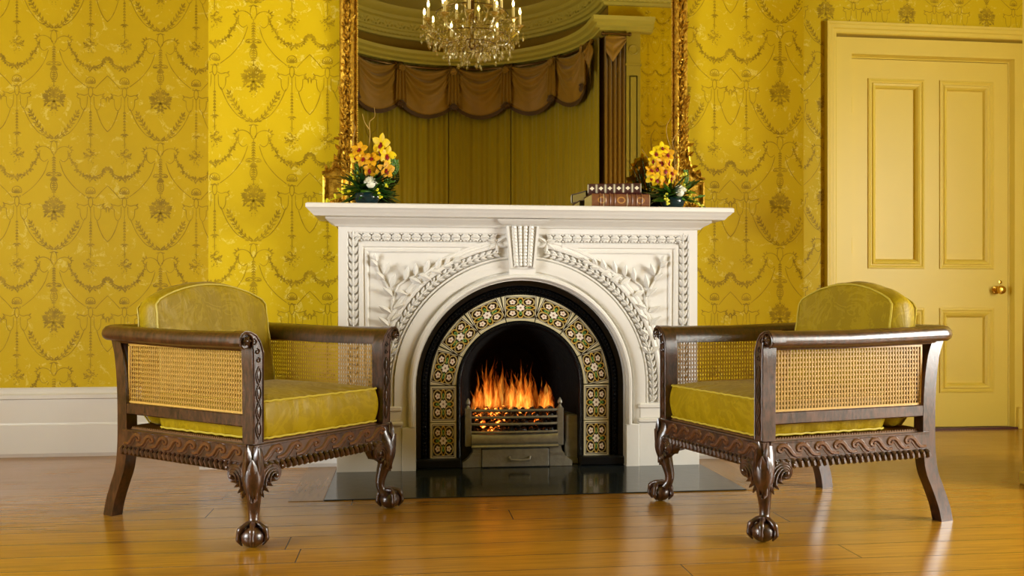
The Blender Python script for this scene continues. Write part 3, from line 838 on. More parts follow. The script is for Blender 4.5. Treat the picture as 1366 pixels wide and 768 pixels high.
for s in(0,1):
    f=(lambda q:q) if not s else mir
    m=MB(); base=[(-.218,.285),(-.218,1.008),(.402,1.008)]
    garland(m,f(base[:2]),yf-.006,.034,.040,.019)
    g1=MB()
    lb(m,'leaf_band',MM,fp)
    m=MB(); x=-.205; yy=yf-.006       # horizontal ribbon-bound band: lozenges of paired leaves
    while x<.385:
        for dx in(1,-1):
            for dz in(1,-1):
                p=f([(x+.021,1.007)])[0]; sx=-1 if s else 1
                m.leaf((p[0],yy,p[1]+dz*.001),(dx*1.0*sx,0,dz*.42),(0,-1,0),.036,.016,.009,.006,nseg=5)
            m.leaf((p[0],yy,p[1]),(dx,0,0),(0,-1,0),.030,.013,.013,.004,nseg=4)
        for dz in(1,-1): m.ell((p[0],yy-.004,p[1]+dz*.014),(.0045,.0045,.0045),6,4)
        q=f([(x+.0425,1.007)])[0]
        for dz in(1,-1): m.bar((q[0]-.009,yy-.006,q[1]-.017*dz),(q[0]+.009,yy-.006,q[1]+.017*dz),.004,.006,(0,1,0))
        x+=.0425
    lb(m,'ribbon_band',MM,fp)
    m=MB(); garland(m,f([(CX-.588,.285)]+arc(CX,SZ,.588,180,101,30)),yf-.008,.030,.038,.015)
    # little joint bouquet by the keystone
    e=f([(.398,.985)])[0]
    for k in range(5): m.leaf((e[0],yf-.01,e[1]),(math.cos(PI*(.9+.32*k))*(-1 if s else 1),0,math.sin(PI*(.9+.32*k))),(0,-1,0),.045,.02,.012,.008)
    lb(m,'arch_garland',MM,fp)
    m=MB()  # laurel sprig in the spandrel
    st=[(-.060,.475),(-.068,.56),(-.060,.66),(-.048,.745),(-.028,.800),(.02,.832),(.08,.852),(.14,.872),(.20,.900)]
    br=[(-.048,.745),(-.075,.80),(-.110,.860),(-.125,.905)]
    for pts in(st,br): m.tube([(x,yf-.004,z) for x,z in f(pts)],[.0065-.0006*i for i in range(len(pts))],6,flat=((0,1,0),.8))
    LV=[(-.066,.50,-.9,.7,.06),(-.063,.50,.8,.7,.055),(-.068,.555,-.9,.75,.07),(-.066,.575,.9,.65,.06),(-.064,.62,-.85,.8,.075),(-.062,.645,.9,.55,.07),
        (-.058,.68,-1,.6,.07),(-.052,.70,1.0,.35,.06),(-.050,.75,-.8,.75,.07),(-.04,.775,1.0,-.35,.065),(-.06,.79,.35,1,.075),(-.085,.82,-.9,.9,.06),(-.09,.845,.5,1,.07),
        (-.115,.88,-.8,.8,.05),(-.12,.90,-.2,1,.045),(0,.82,.25,1,.075),(.02,.832,.9,-.45,.07),(.045,.842,.05,1,.06),(.06,.848,1,-.5,.075),(.085,.853,.35,1,.07),
        (.11,.862,1,-.25,.06),(.13,.868,.55,1,.065),(.155,.878,1,.05,.06),(.17,.885,.6,.9,.05),(.20,.90,1,.55,.055),(.20,.90,1,.05,.05)]
    for x,z,dx,dz,L in LV:
        p=f([(x,z)])[0]; m.leaf((p[0],yf-.005,p[1]),(dx*(-1 if s else 1),-.22,dz),(0,-1,0),L*.92,.025,.014,.012,ridge=.3)
    for x,z in((-.05,.735),(.045,.825),(-.045,.60),(-.09,.83),(.1,.845)):
        p=f([(x,z)])[0]; m.ell((p[0],yf-.008,p[1]),.006,7,5)
    lb(m,'laurel_sprig',MM,fp)
    # plinths: outer block with cap, inner block below the arch bead
    a,b=sorted((f([(HX0-.006,0)])[0][0],f([(-.012,0)])[0][0])); m=MB()
    m.bbox(a,b,3.880,4.06,0,.215,.003); m.bbox(a+.006,b-.004,3.886,4.06,.215,.272,.003)
    m.bbox(a-.006,b+.006,3.870,4.06,.196,.214,.005); m.bbox(a,b,3.878,4.06,.258,.280,.005)
    a,b=sorted((f([(-.012,0)])[0][0],f([(CX-R0+.002,0)])[0][0])); m.bbox(a,b,3.874,4.06,0,.190,.003)
    lb(m,'plinth',MM,fp,smooth=30)
# shelf with its stepped under-mouldings, breaking forward over the keystone
m=MB()
sp=[(-.10,1.137),(.118,1.137),(.124,1.132),(.124,1.118),(.116,1.112),(.112,1.106),(.104,1.100),(.098,1.092),(.092,1.086),(.050,1.086),(.050,1.078),(.040,1.070),(.024,1.062),(.014,1.054),(.012,1.050),(-.10,1.050)]
pl=[(HX0,4.06),(HX0,3.89),(HX1,3.89),(HX1,4.06)]
def ring_plan(m,path,prof,close=True):
    q=len(prof);vs=[];fs=[]
    for i,p in enumerate(path):
        p=Vector(p); a=Vector(path[max(i-1,0)]);b=Vector(path[min(i+1,len(path)-1)])
        t1=(p-a).normalized() if i>0 else (b-p).normalized(); t2=(b-p).normalized() if i<len(path)-1 else t1
        n1=Vector((t1.y,-t1.x));n2=Vector((t2.y,-t2.x));nn=n1+n2; nn=nn/max(nn.dot(n1),.3)
        for o,z in prof: vs.append((p.x+nn.x*o,p.y+nn.y*o,z))
    for i in range(len(path)-1):
        for k in range(q): l=(k+1)%q; fs.append((i*q+k,i*q+l,(i+1)*q+l,(i+1)*q+k))
    fs.append(tuple(range(q))); fs.append(tuple((len(path)-1)*q+k for k in range(q)))
    m.add(vs,fs)
sp2=[(max(o,-.0),z) for o,z in sp]
sp2[0]=(0.0,1.137); sp2[-1]=(0.0,1.050)
ring_plan(m,pl,sp2)
m.box(HX0,HX1,3.89,4.06,1.050,1.1368)
lb(m,'mantel_shelf',MM,fp,smooth=25)
m=MB()   # keystone
ring_plan(m,[(CX-.078,3.905),(CX-.078,3.862),(CX+.078,3.862),(CX+.078,3.905)],[(0,1.084),(.034,1.084),(.034,1.077),(.024,1.069),(.010,1.062),(.002,1.058),(0,1.058)])
m.box(CX-.078,CX+.078,3.862,3.905,1.056,1.084)
tp,bt=.072,.052
ks=[(CX-tp,1.058),(CX+tp,1.058),(CX+bt+.002,.872),(CX-bt-.002,.872)]
m.prism(ks,3.868,3.93)
m.prism([(CX-bt-.006,.872),(CX+bt+.006,.872),(CX+bt+.004,.832),(CX-bt-.004,.832)],3.876,3.93)
for sx in(-1,1):
    m.bar((CX+sx*(tp-.006),3.862,1.055),(CX+sx*(bt-.004),3.862,.874),.010,.014,(0,1,0))
for j,sx in enumerate((-.036,-.012,.012,.036)):
    if j in(1,2):
        m.tube([(CX+sx*1.0,3.866,1.05),(CX+sx*.8,3.866,.885)],.0075,8)
    for i in range(12):
        t=i/11.0; z=1.05-.160*t; x=CX+sx*(1.05-.25*t); m.ell((x,3.862,z),(.0115 if j in(0,3) else .0085,.010,.0095),8,5)
        if j in(0,3):
            for q in(-1,1): m.leaf((x,3.860,z),(q,0,-.9),(0,-1,0),.017,.009,.006)
lb(m,'keystone',MM,fp,smooth=30)

# ------------------------------------------------------------------ cast iron insert with tiles
ins=empty('fireplace_insert',(CX,4.0,0)); tag(ins,'black cast iron arched fireplace insert holding a ring of painted flower tiles','fireplace insert')
IR=MAT['iron']
m=MB(); m.sweep(archpath(.398,.0),[(0,-.03),(0,.004),(.004,.008),(.010,.004),(.012,.002),(.016,.010),(.024,.013),(.032,.010),(.036,.002),(.040,.012),(.0625,.016),(.0625,-.1),(0,-.1)],3.945)
lb(m,'outer_ring',IR,ins,smooth=40)
m=MB()    # raised foliage band and rope beads on the ring
pp=archpath(.421,.03,40); garland(m,pp[:len(pp)//2+1],3.935,.017,.020,.010,berries=False); garland(m,pp[::-1][:len(pp)//2+1],3.935,.017,.020,.010,berries=False)
for r in(.402,):
    q=archpath(r,.02,120)
    for x,z in q: m.ell((x,3.938,z),.0034,6,4)
    for i in range(34):
        for sx in(-1,1): m.ell((CX+sx*r,3.938,.03+i*.01),.0034,6,4)
lb(m,'ring_ornament',IR,ins)
m=MB(); m.sweep(archpath(.262,.0),[(0,-.12),(0,.004),(.004,.010),(.009,.012),(.014,.008),(.017,.0),(.0215,.004),(.0215,-.03),(.01,-.12)],3.945)
for x,z in archpath(.2745,.02,90): m.ell((x,3.936,z),.0036,6,4)
for i in range(34):
    for sx in(-1,1): m.ell((CX+sx*.2745,3.936,.03+i*.01),.0036,6,4)
lb(m,'inner_ring',IR,ins,smooth=40)
m=MB()
for sx in(-1,1):
    a,b=sorted((CX+sx*.262,CX+sx*.462)); m=MB(); m.bbox(a,b,3.905,4.0,0.0045,.046,.006); lb(m,'ring_foot',IR,ins)
m=MB(); m.sweep(archpath(.340,.046),[(-.058,0),(.058,0),(.058,-.02),(-.058,-.02)],3.958)   # backing that carries the tiles
lb(m,'tile_backing',IR,ins)
# firebox lining: tapering arched tunnel with back
m=MB(); q=40
pa=[(CX-.262,0.005)]+arc(CX,SZ,.262,180,0,q)+[(CX+.262,0.005)]; pb=[(CX-.17,0.005)]+arc(CX,SZ-.02,.17,180,0,q)+[(CX+.17,0.005)]
n=len(pa); m.add([(x,3.95,z) for x,z in pa]+[(x,4.40,z) for x,z in pb],[(i,i+1,n+i+1,n+i) for i in range(n-1)]+[tuple(range(n,2*n))])
m.box(CX-.262,CX+.262,3.95,4.42,-.004,.005)
lb(m,'firebox_lining',MAT['soot'],ins,smooth=40)
ri,ro_=.2835,.3975
def tile_obj(kind,cx,cz,rot):
    m=MB()
    if kind=='arc': 
        h=math.pi/14*.965; a=ri*math.sin(h); b=ro_*math.sin(h); rm=(ri+ro_)/2
        # outline in local x (radial) , z (along); rings follow the arch
        pin=[(ri*math.cos(t)-rm,ri*math.sin(t)) for t in [h*(k/4) for k in range(-4,5)]]
        pout=[(ro_*math.cos(t)-rm,ro_*math.sin(t)) for t in [h*(k/4) for k in range(4,-5,-1)]]
        m.prism(pin+pout,-.006,.006)
    else: m.prism([(-.057,-.0785),(.057,-.0785),(.057,.0785),(-.057,.0785)],-.006,.006)
    o=m.build('flower_tile',MAT['tile'],ins,smooth=0); o.location=(cx-CX,3.948-4.0,cz); o.rotation_euler=(0,rot,0); return o
rm=(ri+ro_)/2
for i in range(7):
    t=PI*(i+.5)/7; tile_obj('arc',CX+rm*math.cos(t),SZ+rm*math.sin(t),-t)
for sx in(-1,1):
    for z in(SZ-.081,SZ-.241): tile_obj('str',CX+sx*rm,z,0)

# ------------------------------------------------------------------ grate, coals and fire
gr=empty('fire_grate',(.48,3.98,.005)); tag(gr,'worn grey iron fire grate with bars and ash drawer under the flames','fire grate')
G=MAT['grate']
def lg(m,name,mat=G,**k): return lb(m,name,mat,gr,**k)
for sx in(0,1):   # dark side cheeks
    a,b=((.236,.310) if not sx else (.712,.785)); m=MB(); m.bbox(a,b,3.965,4.16,.0055,.225,.006); m.bbox(a-.0,b+.0,3.958,4.0,.0055,.03,.003)
    lg(m,'side_cheek',MAT['iron'] if not sx else G)
for z in(.252,.222,.192,.157):
    m=MB(); m.tube([(.278,3.935,z),(.33,3.922,z),(.48,3.916,z),(.63,3.922,z),(.682,3.935,z)],.0062,8); lg(m,'front_bar')
for x in(.276,.684):
    m=MB(); m.bbox(x-.014,x+.014,3.925,3.955,.095,.262,.003); m.T=Matrix.Translation((x,3.94,.262)); m.lathe([(.001,0),(.012,0),(.008,.006),(.006,.012),(.011,.020),(.010,.030),(.004,.040),(.001,.044)],n=12); lg(m,'post')
m=MB(); m.box(.29,.67,3.93,4.15,.135,.142)
for i in range(12): m.box(.295+i*.032,.303+i*.032,3.93,4.14,.128,.135)
lg(m,'bottom_grid')
m=MB()     # curved apron plate and stepped moulding
prof=[(.150,.0),(.148,-.012),(.138,-.020),(.124,-.023),(.112,-.022),(.104,-.016),(.103,-.030),(.096,-.034),(.090,-.030),(.089,-.018),(.0885,.02),(.150,.02)]
vs=[(.290,3.935+d,z) for z,d in prof]+[(.672,3.935+d,z) for z,d in prof]; n=len(prof)
m.add(vs,[(i,(i+1)%n,(i+1)%n+n,i+n) for i in range(n)]+[tuple(range(n)),tuple(range(2*n-1,n-1,-1))])
lg(m,'apron',smooth=30)
m=MB(); m.bbox(.335,.630,3.905,4.02,.006,.086,.004); lg(m,'ash_drawer')
m=MB(); m.tube([(.455,3.904,.05),(.46,3.892,.04),(.50,3.888,.038),(.54,3.892,.04),(.545,3.904,.05)],.006,8); lg(m,'drawer_pull')
for sx,(xa,xb) in enumerate(((.332,.250),(.634,.735))):   # ogee flared feet
    s=1 if xb>xa else -1; pts=[(xa,.006),(xb,.006),(xb,.028),(xb-s*.012,.034),(xb-s*.030,.050),(xb-s*.044,.070),(xb-s*.048,.086),(xb-s*.050,.095),(xa,.095)]
    m=MB(); m.prism(pts,3.915,4.00); m.prism([(xa,.060),(xb-s*.034,.060),(xb-s*.040,.068),(xa,.068)],3.908,3.93); lg(m,'flared_foot')
rnd=random.Random(3)
def lump(r,seed):
    rr=random.Random(seed); bm=bmesh.new(); bmesh.ops.create_icosphere(bm,subdivisions=2,radius=r)
    ax=[Vector((rr.uniform(-1,1),rr.uniform(-1,1),rr.uniform(-1,1))).normalized() for _ in range(9)]
    for v in bm.verts:
        d=v.co.normalized(); k=1
        for a in ax: k=min(k,.78/max(.2,d.dot(a))) if d.dot(a)>.6 else k
        v.co=d*r*k*Vector((1,1,1)).length/1.732*rr.uniform(.97,1.03)
    me=bpy.data.meshes.new('coal'); bm.to_mesh(me); bm.free(); return me
cm=[lump(.019,i) for i in range(4)]+[lump(.019,i+9) for i in range(3)]
for i,me in enumerate(cm): me.materials.append(MAT['coal'] if i<4 else MAT['ember'])
spots=[]
for layer,(z,n) in enumerate(((.158,12),(.190,12),(.222,11),(.252,9))):
    for row in range(3):
        for i in range(n):
            if row==2 and layer<2: continue
            spots.append((.302+(.36)*(i+.5)/n+rnd.uniform(-.004,.004),3.948+row*.036+rnd.uniform(-.003,.003),z+rnd.uniform(-.004,.004)-(.004*row if layer==3 else 0),layer,row,i))
for x,y,z,layer,row,i in spots:
    hot=(x<.43 and rnd.random()<.5) or rnd.random()<(.2 if row else .05)
    o=bpy.data.objects.new('coal',cm[rnd.randrange(4,7) if hot else rnd.randrange(0,4)]); COL.objects.link(o); o.location=(x,y,z)
    o.rotation_euler=(rnd.uniform(0,6),rnd.uniform(0,6),rnd.uniform(0,6)); s=rnd.uniform(.72,.92); o.scale=(s,s,s)
    if hot: tag(o,'glowing red-orange coal heaped in the grate behind the bars','coal','glowing coals in the grate')
    else: tag(o,'black coal heaped in the grate behind the bars','coal','black coals in the grate')
# flames: many upright licking tongues, one fire
m=MB(); rf=random.Random(11)
def tongue(x,y,z,h,w,lean,seed):
    r=random.Random(seed); n=14; pts=[];rad=[]
    ph=r.uniform(0,6)
    for i in range(n+1):
        t=i/n; pts.append((x+lean*h*t*t+.010*math.sin(ph+t*5.5)*t,y+.008*math.cos(ph+t*4)*t,z+h*t)); rad.append(w*(math.sin(PI*min(1,(t+.10))**.62)*(1-t)**.55+.02))
    m.tube(pts,rad,10,flat=((0,1,0),.45))
for i in range(54):
    x=.300+.36*rf.random(); u=(x-.30)/.36
    env=.10+.085*math.exp(-((u-.30)/.30)**2)+.055*math.exp(-((u-.72)/.16)**2)
    tongue(x,3.965+.10*rf.random(),.235+rf.uniform(0,.03),env*rf.uniform(.6,1.25),rf.uniform(.014,.028),rf.uniform(-.25,.2),i)
for x,h,w,l in((.425,.31,.014,-.18),(.50,.23,.016,.08),(.47,.20,.020,.05),(.455,.17,.024,-.1),(.40,.17,.022,-.1),(.36,.14,.022,-.15),(.53,.17,.018,.0),(.555,.14,.016,.1),(.61,.15,.014,-.1),(.635,.09,.014,.35),(.33,.12,.022,-.1)):
    tongue(x,3.96,.245,h,w,l,int(x*1000))
o=m.build('fire',MAT['flame']); tag(o,'orange flames leaping from the coals in the iron grate','fire',kind='stuff')

# ------------------------------------------------------------------ armchair (local: front faces -y)
W=MAT['wood']
HW,HR,YF,YR=.305,.288,-.365,.300
def frameT(side):
    """matrix from (u along face, d outward, z) used for carvings: x=u, -y=outward"""
    if side=='front': return Matrix.Identity(4)
    if side=='left':  return Matrix.Rotation(-PI/2,4,'Z')     # outward = -x
    if side=='right': return Matrix.Rotation(PI/2,4,'Z')
def bez(pts,n=6):
    """Catmull-Rom through points"""
    P=[Vector(p) for p in pts]; out=[]
    for i in range(len(P)-1):
        a=P[max(i-1,0)];b=P[i];c=P[i+1];d=P[min(i+2,len(P)-1)]
        for k in range(n):
            t=k/n; out.append(.5*((2*b)+(c-a)*t+(2*a-5*b+4*c-d)*t*t+(3*b-a-3*c+d)*t*t*t))
    out.append(P[-1]); return out
def rail_with_carving(root,name,side,L0,L1,face,thick,z0=.240,z1=.300,flip=False):
    """rail spanning u in [L0,L1], outer face at distance `face`"""
    T=frameT(side); m=MB(); m.T=T
    m.bbox(L0,L1,-face,-face+thick,z0,z1,.002)
    m.bbox(L0,L1,-face-.003,-face+.004,z1-.007,z1,.0015); m.bbox(L0,L1,-face-.003,-face+.004,z0,z0+.006,.0015)
    rail=m.build(name,W,root,smooth=30)
    c=MB(); c.T=T; n=max(1,round((L1-L0-.07)/.074)); lam=(L1-L0-.06)/n; zc=(z0+z1)/2-.0005; H=.037
    prof=[(-.10,-.46),(.10,-.47),(.30,-.36),(.46,-.08),(.60,.24),(.78,.44),(1.0,.42),(1.12,.22),(1.08,.0),(.95,-.06),(.88,.06),(.93,.18)]
    for i in range(n):
        u0=L0+.022+i*lam
        pts=[]
        for (a,b) in prof:
            uu=u0+a*lam if not flip else (L0+L1)-(u0+a*lam)
            pts.append((uu,-face-.0005,zc+b*H))
        P=bez(pts,4); k=len(P)
        c.tube(P,[.0046+.0036*math.sin(PI*min(1,j/k*1.25)) for j in range(k)],6,flat=((0,1,0),.62))
        c.tube([(p[0]+(-.011 if flip else .011),p[1],p[2]-.009) for p in P[4:26]],.0016,5)
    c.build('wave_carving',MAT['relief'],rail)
    g=MB(); g.T=T; n=int((L1-L0-.03)/.0225)
    for i in range(n+1):
        u=L0+.015+(L1-L0-.03)*i/n
        g.tube([(u-.005,-face-.002,z0+.003),(u-.002,-face-.009,z0-.005),(u+.003,-face-.008,z0-.016),(u+.006,-face+.002,z0-.023)],[.005,.0092,.0088,.0045],8)
    g.bbox(L0,L1,-face+.001,-face+.016,z0-.014,z0+.001,.001)
    g.build('gadroon_edge',W,rail)
    return rail
def cane_panel(root,side,L0,L1,z0,z1,face,name='cane_panel'):
    T=frameT(side); m=MB(); m.T=T; p=.0138; y=-face
    def strip(u0,za,u1,zb,off,w=.0014,t=.0007):
        m.bar((u0,y+off,za),(u1,y+off,zb),t,w,(0,0,1) if abs(u1-u0)>abs(zb-za) else (1,0,0)) if False else strip2(u0,za,u1,zb,off,w,t)
    def strip2(u0,za,u1,zb,off,w,t):
        d=Vector((u1-u0,zb-za)); 
        if d.length<1e-4: return
        d.normalize(); nx,nz=-d.y*w/2,d.x*w/2; ya,yb=y+off-t/2,y+off+t/2
        m.add([(u0+nx,ya,za+nz),(u0-nx,ya,za-nz),(u1-nx,ya,zb-nz),(u1+nx,ya,zb+nz),(u0+nx,yb,za+nz),(u0-nx,yb,za-nz),(u1-nx,yb,zb-nz),(u1+nx,yb,zb+nz)],
              [(0,1,2,3),(7,6,5,4),(0,4,5,1),(3,2,6,7)])
    nu=int((L1-L0)/.0115); nz=int((z1-z0)/.0142); pu=(L1-L0)/nu; pz=(z1-z0)/nz
    for i in range(nu+1):
        for q in(-.0013,.0013): strip(L0+i*pu+q,z0,L0+i*pu+q,z1,-.0006)
    for j in range(nz+1):
        for q in(-.0015,.0015): strip(L0,z0+j*pz+q,L1,z0+j*pz+q,.0004)
    for sg in(1,-1):
        for i in range(-nz,nu):
            a=i+.5; t0=max(0,-a); t1=min(nz,nu-a)
            if t1<=t0: continue
            if sg>0: strip(L0+(a+t0)*pu,z0+t0*pz,L0+(a+t1)*pu,z0+t1*pz,.0012,.0014)
            else: strip(L0+(a+t0)*pu,z1-t0*pz,L0+(a+t1)*pu,z1-t1*pz,.0018,.0014)
    o=m.build(name,MAT['cane'],root,smooth=0)
    b=MB(); b.T=T     # binding strip along the edges
    e=.0035
    for a,bb,c,d in((L0-e,L1+e,z1-e,z1+e),(L0-e,L1+e,z0-e,z0+e)): b.box(a,bb,y-.003,y+.003,c,d)
    for a in(L0,L1): b.box(a-e,a+e,y-.003,y+.003,z0,z1)
    b.build('cane_binding',MAT['cane'],o,smooth=0)
    return o
def scroll_pts(cx,cz,r0,r1,a0,a1,n=16):
    return [(cx+(r0+(r1-r0)*i/n)*math.cos(math.radians(a0+(a1-a0)*i/n)),cz+(r0+(r1-r0)*i/n)*math.sin(math.radians(a0+(a1-a0)*i/n))) for i in range(n+1)]
def make_chair():
    root=empty('cane_armchair')
    # rails
    rail_with_carving(root,'front_rail','front',-HW+.001,HW-.001,-YF,.026)
    # side rails taper slightly toward the back: u runs along -y / y
    rail_with_carving(root,'side_rail','left',-.292,-YF-.027,HW-.002,.024)
    rail_with_carving(root,'side_rail','right',YF+.027,.292,HW-.002,.024,flip=True)
    m=MB(); m.bbox(-HR+.03,HR-.03,YR-.03,YR-.004,.24,.30,.002); m.build('rear_rail',W,root,smooth=30)
    # front posts with scrolled tops
    for s in(-1,1):
        m=MB(); th=.041; x1=HW; x0=HW-th
        sc=[(x0,.302),(x1,.302),(x1,.47),(x1+.001,.52),(x1+.004,.552),(x1+.004,.575),(x1+.003,.588)]+scroll_pts(x1+.024,.608,.026,.026,225,-10,12)+[(x1+.050,.615),(x1+.044,.630),(x1+.028,.640),(x1+.008,.638),(x1-.014,.628),(x1-.030,.608),(x0-.001,.575),(x0,.53)]
        sc=[(s*x,z) for x,z in sc]
        m.prism(sc if s>0 else sc[::-1],YF-.001,YF+.046)
        post=m.build('arm_post',W,root,smooth=40)
        c=MB(); f=YF-.003; xc=HW-.0205
        for ph in(0,PI):    # guilloche
            pts=[(s*(xc+.0095*math.sin(ph+k*PI*2*2.0/32)),f,.318+k*.215/32) for k in range(33)]
            c.tube(pts,.0022,6,flat=((0,1,0),.9))
        for k in range(4): 
            zc=.318+.215*(k+.5)/4
            c.ell((s*xc,f,zc),(.0048,.0022,.017),8,6)
        b1=[(HW-.003,.305),(HW-.003,.50),(HW-.001,.56),(HW-.0005,.585)]+scroll_pts(HW+.024,.608,.0235,.0235,225,-60,14)[1:]
        b2=[(HW-th+.003,.305),(HW-th+.003,.53),(HW-th+.003,.572),(HW-.027,.604),(HW-.012,.624),(HW+.008,.634),(HW+.028,.636),(HW+.042,.627)]
        for b in(b1,b2): c.tube([(s*x,f+.001,z) for x,z in b],.0022,6)
        for k in range(6):
            w=2*PI*k/6; c.leaf((s*(HW+.024),f,.610),(s*math.cos(w),0,math.sin(w)),(0,-1,0),.017,.011,.005)
        c.ell((s*(HW+.024),f-.002,.610),(.004,.003,.004),8,6)
        for cx,cz,r in((HW-.003,.606,.010),(HW-.015,.578,.009),(HW-.019,.552,.008)):
            c.tube([(s*x,f,z) for x,z in scroll_pts(cx,cz,r,.003,90,470,18)],.0018,5)
        c.build('post_carving',W,post)
    # U shaped arm and back roll
    comma=[(.030,.578),(.029,.600),(.018,.622),(.0,.634),(-.020,.638),(-.036,.633),(-.047,.621),(-.050,.608),(-.046,.596),(-.034,.588),(-.020,.590),(-.008,.592),(.002,.586),(.006,.578)]
    comma=[(-o*(.86 if o<0 else 1),z) for o,z in comma]      # offset outward positive
    path=[(HW,YF+.010),(HW,YF+.3)]+[(HW-.03+.03*math.cos(t*PI/12),YR+.015+.03*math.sin(t*PI/12)) for t in range(0,7)]
    path=path+[(-x,y) for x,y in path[::-1]]
    m=MB(); q=len(comma); vs=[];fs=[]
    for i,p in enumerate(path):
        p=Vector(p);a=Vector(path[max(i-1,0)]);b=Vector(path[min(i+1,len(path)-1)])
        t1=(p-a).normalized() if i>0 else (b-p).normalized();t2=(b-p).normalized() if i<len(path)-1 else t1
        n1=Vector((t1.y,-t1.x));n2=Vector((t2.y,-t2.x));nn=n1+n2;nn=nn/max(nn.dot(n1),.8)
        back=max(0,(p.y-0)/YR)*.010 if p.y>0 else 0
        for o,z in comma: vs.append((p.x+nn.x*o,p.y+nn.y*o,z+back))
    for i in range(len(path)-1):
        for k in range(q): l=(k+1)%q; fs.append((i*q+k,i*q+l,(i+1)*q+l,(i+1)*q+k))
    fs.append(tuple(range(q))); fs.append(tuple((len(path)-1)*q+k for k in range(q)))
    m.add(vs,fs); m.build('arm_and_back_roll',W,root,smooth=50)
    # rear legs running up as posts
    for s in(-1,1):
        pr=bez([(.362,0,.0),(.352,0,.05),(.330,0,.11),(.306,0,.17),(.296,0,.235),(.294,0,.30),(.296,0,.40),(.302,0,.48),(.314,0,.55),(.332,0,.598)],4)
        hw=[.026-.004*abs(i/len(pr)-.45) for i in range(len(pr))]
        m=MB(); vs=[];fs=[]
        xo=HR+.012
        for (y,_,z),h in zip(pr,hw):
            sp=.010*max(0,(.15-z)/.15)
            for x,yy in((xo+sp,y-h),(xo+sp,y+h),(xo-.040+sp,y+h),(xo-.040+sp,y-h)): vs.append((s*x,yy,z))
        for i in range(len(pr)-1):
            for k in range(4): l=(k+1)%4; fs.append((i*4+k,i*4+l,i*4+4+l,i*4+4+k))
        fs.append((0,1,2,3)); n=len(pr)*4; fs.append((n-1,n-2,n-3,n-4)); m.add(vs,fs)
        m.build('leg',W,root,smooth=25)
    # cabriole front legs with claw and ball feet
    for s in(-1,1):
        o=Vector((s*.7071,-.7071,0)); t=Vector((s*.7071,.7071,0)); c0=Vector((s*HW,YF,0))
        def P(off,z,side=0): q=c0+o*off+t*side; return (q.x,q.y,z)
        m=MB()
        pts=bez([P(-.034,.285),P(-.028,.255),P(-.016,.225),P(-.012,.195),P(-.018,.160),P(-.028,.125),P(-.034,.095),P(-.030,.070),P(-.016,.050)],4)
        rr=bez([(.026,0,0),(.031,0,0),(.034,0,0),(.032,0,0),(.026,0,0),(.0205,0,0),(.017,0,0),(.0155,0,0),(.019,0,0)],4)
        m.tube(pts,[r[0] for r in rr],16)
        leg=m.build('leg',W,root,smooth=60)
        b=MB(); bc=P(0,.031); b.ell(bc,(.036,.036,.031),18,12)
        bcv=Vector(bc)
        for k,a in enumerate((0,75,-75,180)):
            d=(o*math.cos(math.radians(a))+t*math.sin(math.radians(a)))
            tp=Vector(P(-.016,.066))
            cl=bez([tp+d*.008,bcv+d*.024+Vector((0,0,.034)),bcv+d*.0395+Vector((0,0,.016)),bcv+d*.041+Vector((0,0,-.006)),bcv+d*.030+Vector((0,0,-.024))],4)
            rad=[.008,.0085,.0095,.0085,.007,.0075,.009,.0105,.0085,.007,.0065,.008,.0085,.006,.0045,.0035,.002]
            b.tube(cl,rad[:len(cl)],8)
        foot=b.build('claw_foot',W,leg,smooth=60)
        k_=MB()   # acanthus on the knee
        for j,(sd,L,wd,z0) in enumerate(((0,.120,.034,.262),(-.016,.090,.024,.262),(.016,.090,.024,.262))):
            q=Vector(P(.020-abs(sd)*.5,z0,sd)); k_.leaf(q,Vector((0,0,-1))-o*.20+t*sd*2.0,o+t*sd*18,L,wd,.010,.006)
        for sd in(-.011,.011):
            q=Vector(P(.010,.235,sd)); k_.leaf(q,Vector((0,0,1))-o*.16,o+t*sd*30,.068,.018,.010,.004)
        for face in(0,1):     # C-scroll wings spreading along both rails
            if face==0: fu=Vector((-s,0,0)); fo=Vector((0,-1,0)); base=Vector((s*HW,YF,0))
            else: fu=Vector((0,1,0)); fo=Vector((s,0,0)); base=Vector((s*HW,YF,0))
            W0=[(.004,.140),(.008,.178),(.022,.212),(.048,.233),(.078,.231),(.094,.213),(.088,.193),(.071,.189),(.064,.201)]
            for j in range(4):
                f_=1-.24*j
                pp=bez([base+fu*(.068+(u-.068)*f_)+fo*(.010+.0030*j)+Vector((0,0,.204+(z-.204)*f_)) for u,z in W0],4); n_=len(pp)
                k_.tube(pp,[(.0068-.0009*j)*(.45+.55*math.sin(PI*(i+1)/(n_+1))) for i in range(n_)],7)
            for q in range(4):
                k_.leaf(base+fu*(.020+.010*q)+fo*.010+Vector((0,0,.172+.008*q)),Vector((0,0,-1))*(.9-.2*q)+fu*(.25+.25*q),fo,.030,.013,.008,.004)
            k_.ell(base+fu*.074+fo*.018+Vector((0,0,.204)),.009,9,6)
            k_.ell(base+fu*.104+fo*.008+Vector((0,0,.226)),.0085,8,6)
            pl=[(0,.242),(.108,.242),(.104,.206),(.090,.184),(.066,.180),(.042,.166),(.020,.142),(.0,.130)]
            vs=[base+fu*u+fo*.006+Vector((0,0,z)) for u,z in pl]+[base+fu*u-fo*.020+Vector((0,0,z)) for u,z in pl]; n=len(pl)
            k_.add(vs,[tuple(range(n)),tuple(range(2*n-1,n-1,-1))]+[(i,(i+1)%n,(i+1)%n+n,i+n) for i in range(n)])
        k_.build('acanthus_knee',W,leg,smooth=50)
    # mid rails
    m=MB(); m.bbox(-HW+.006,-HW+.030,YF+.045,.280,.350,.388,.003); m.build('mid_rail',W,root,smooth=30)
    m=MB(); m.bbox(HW-.030,HW-.006,YF+.045,.280,.350,.388,.003); m.build('mid_rail',W,root,smooth=30)
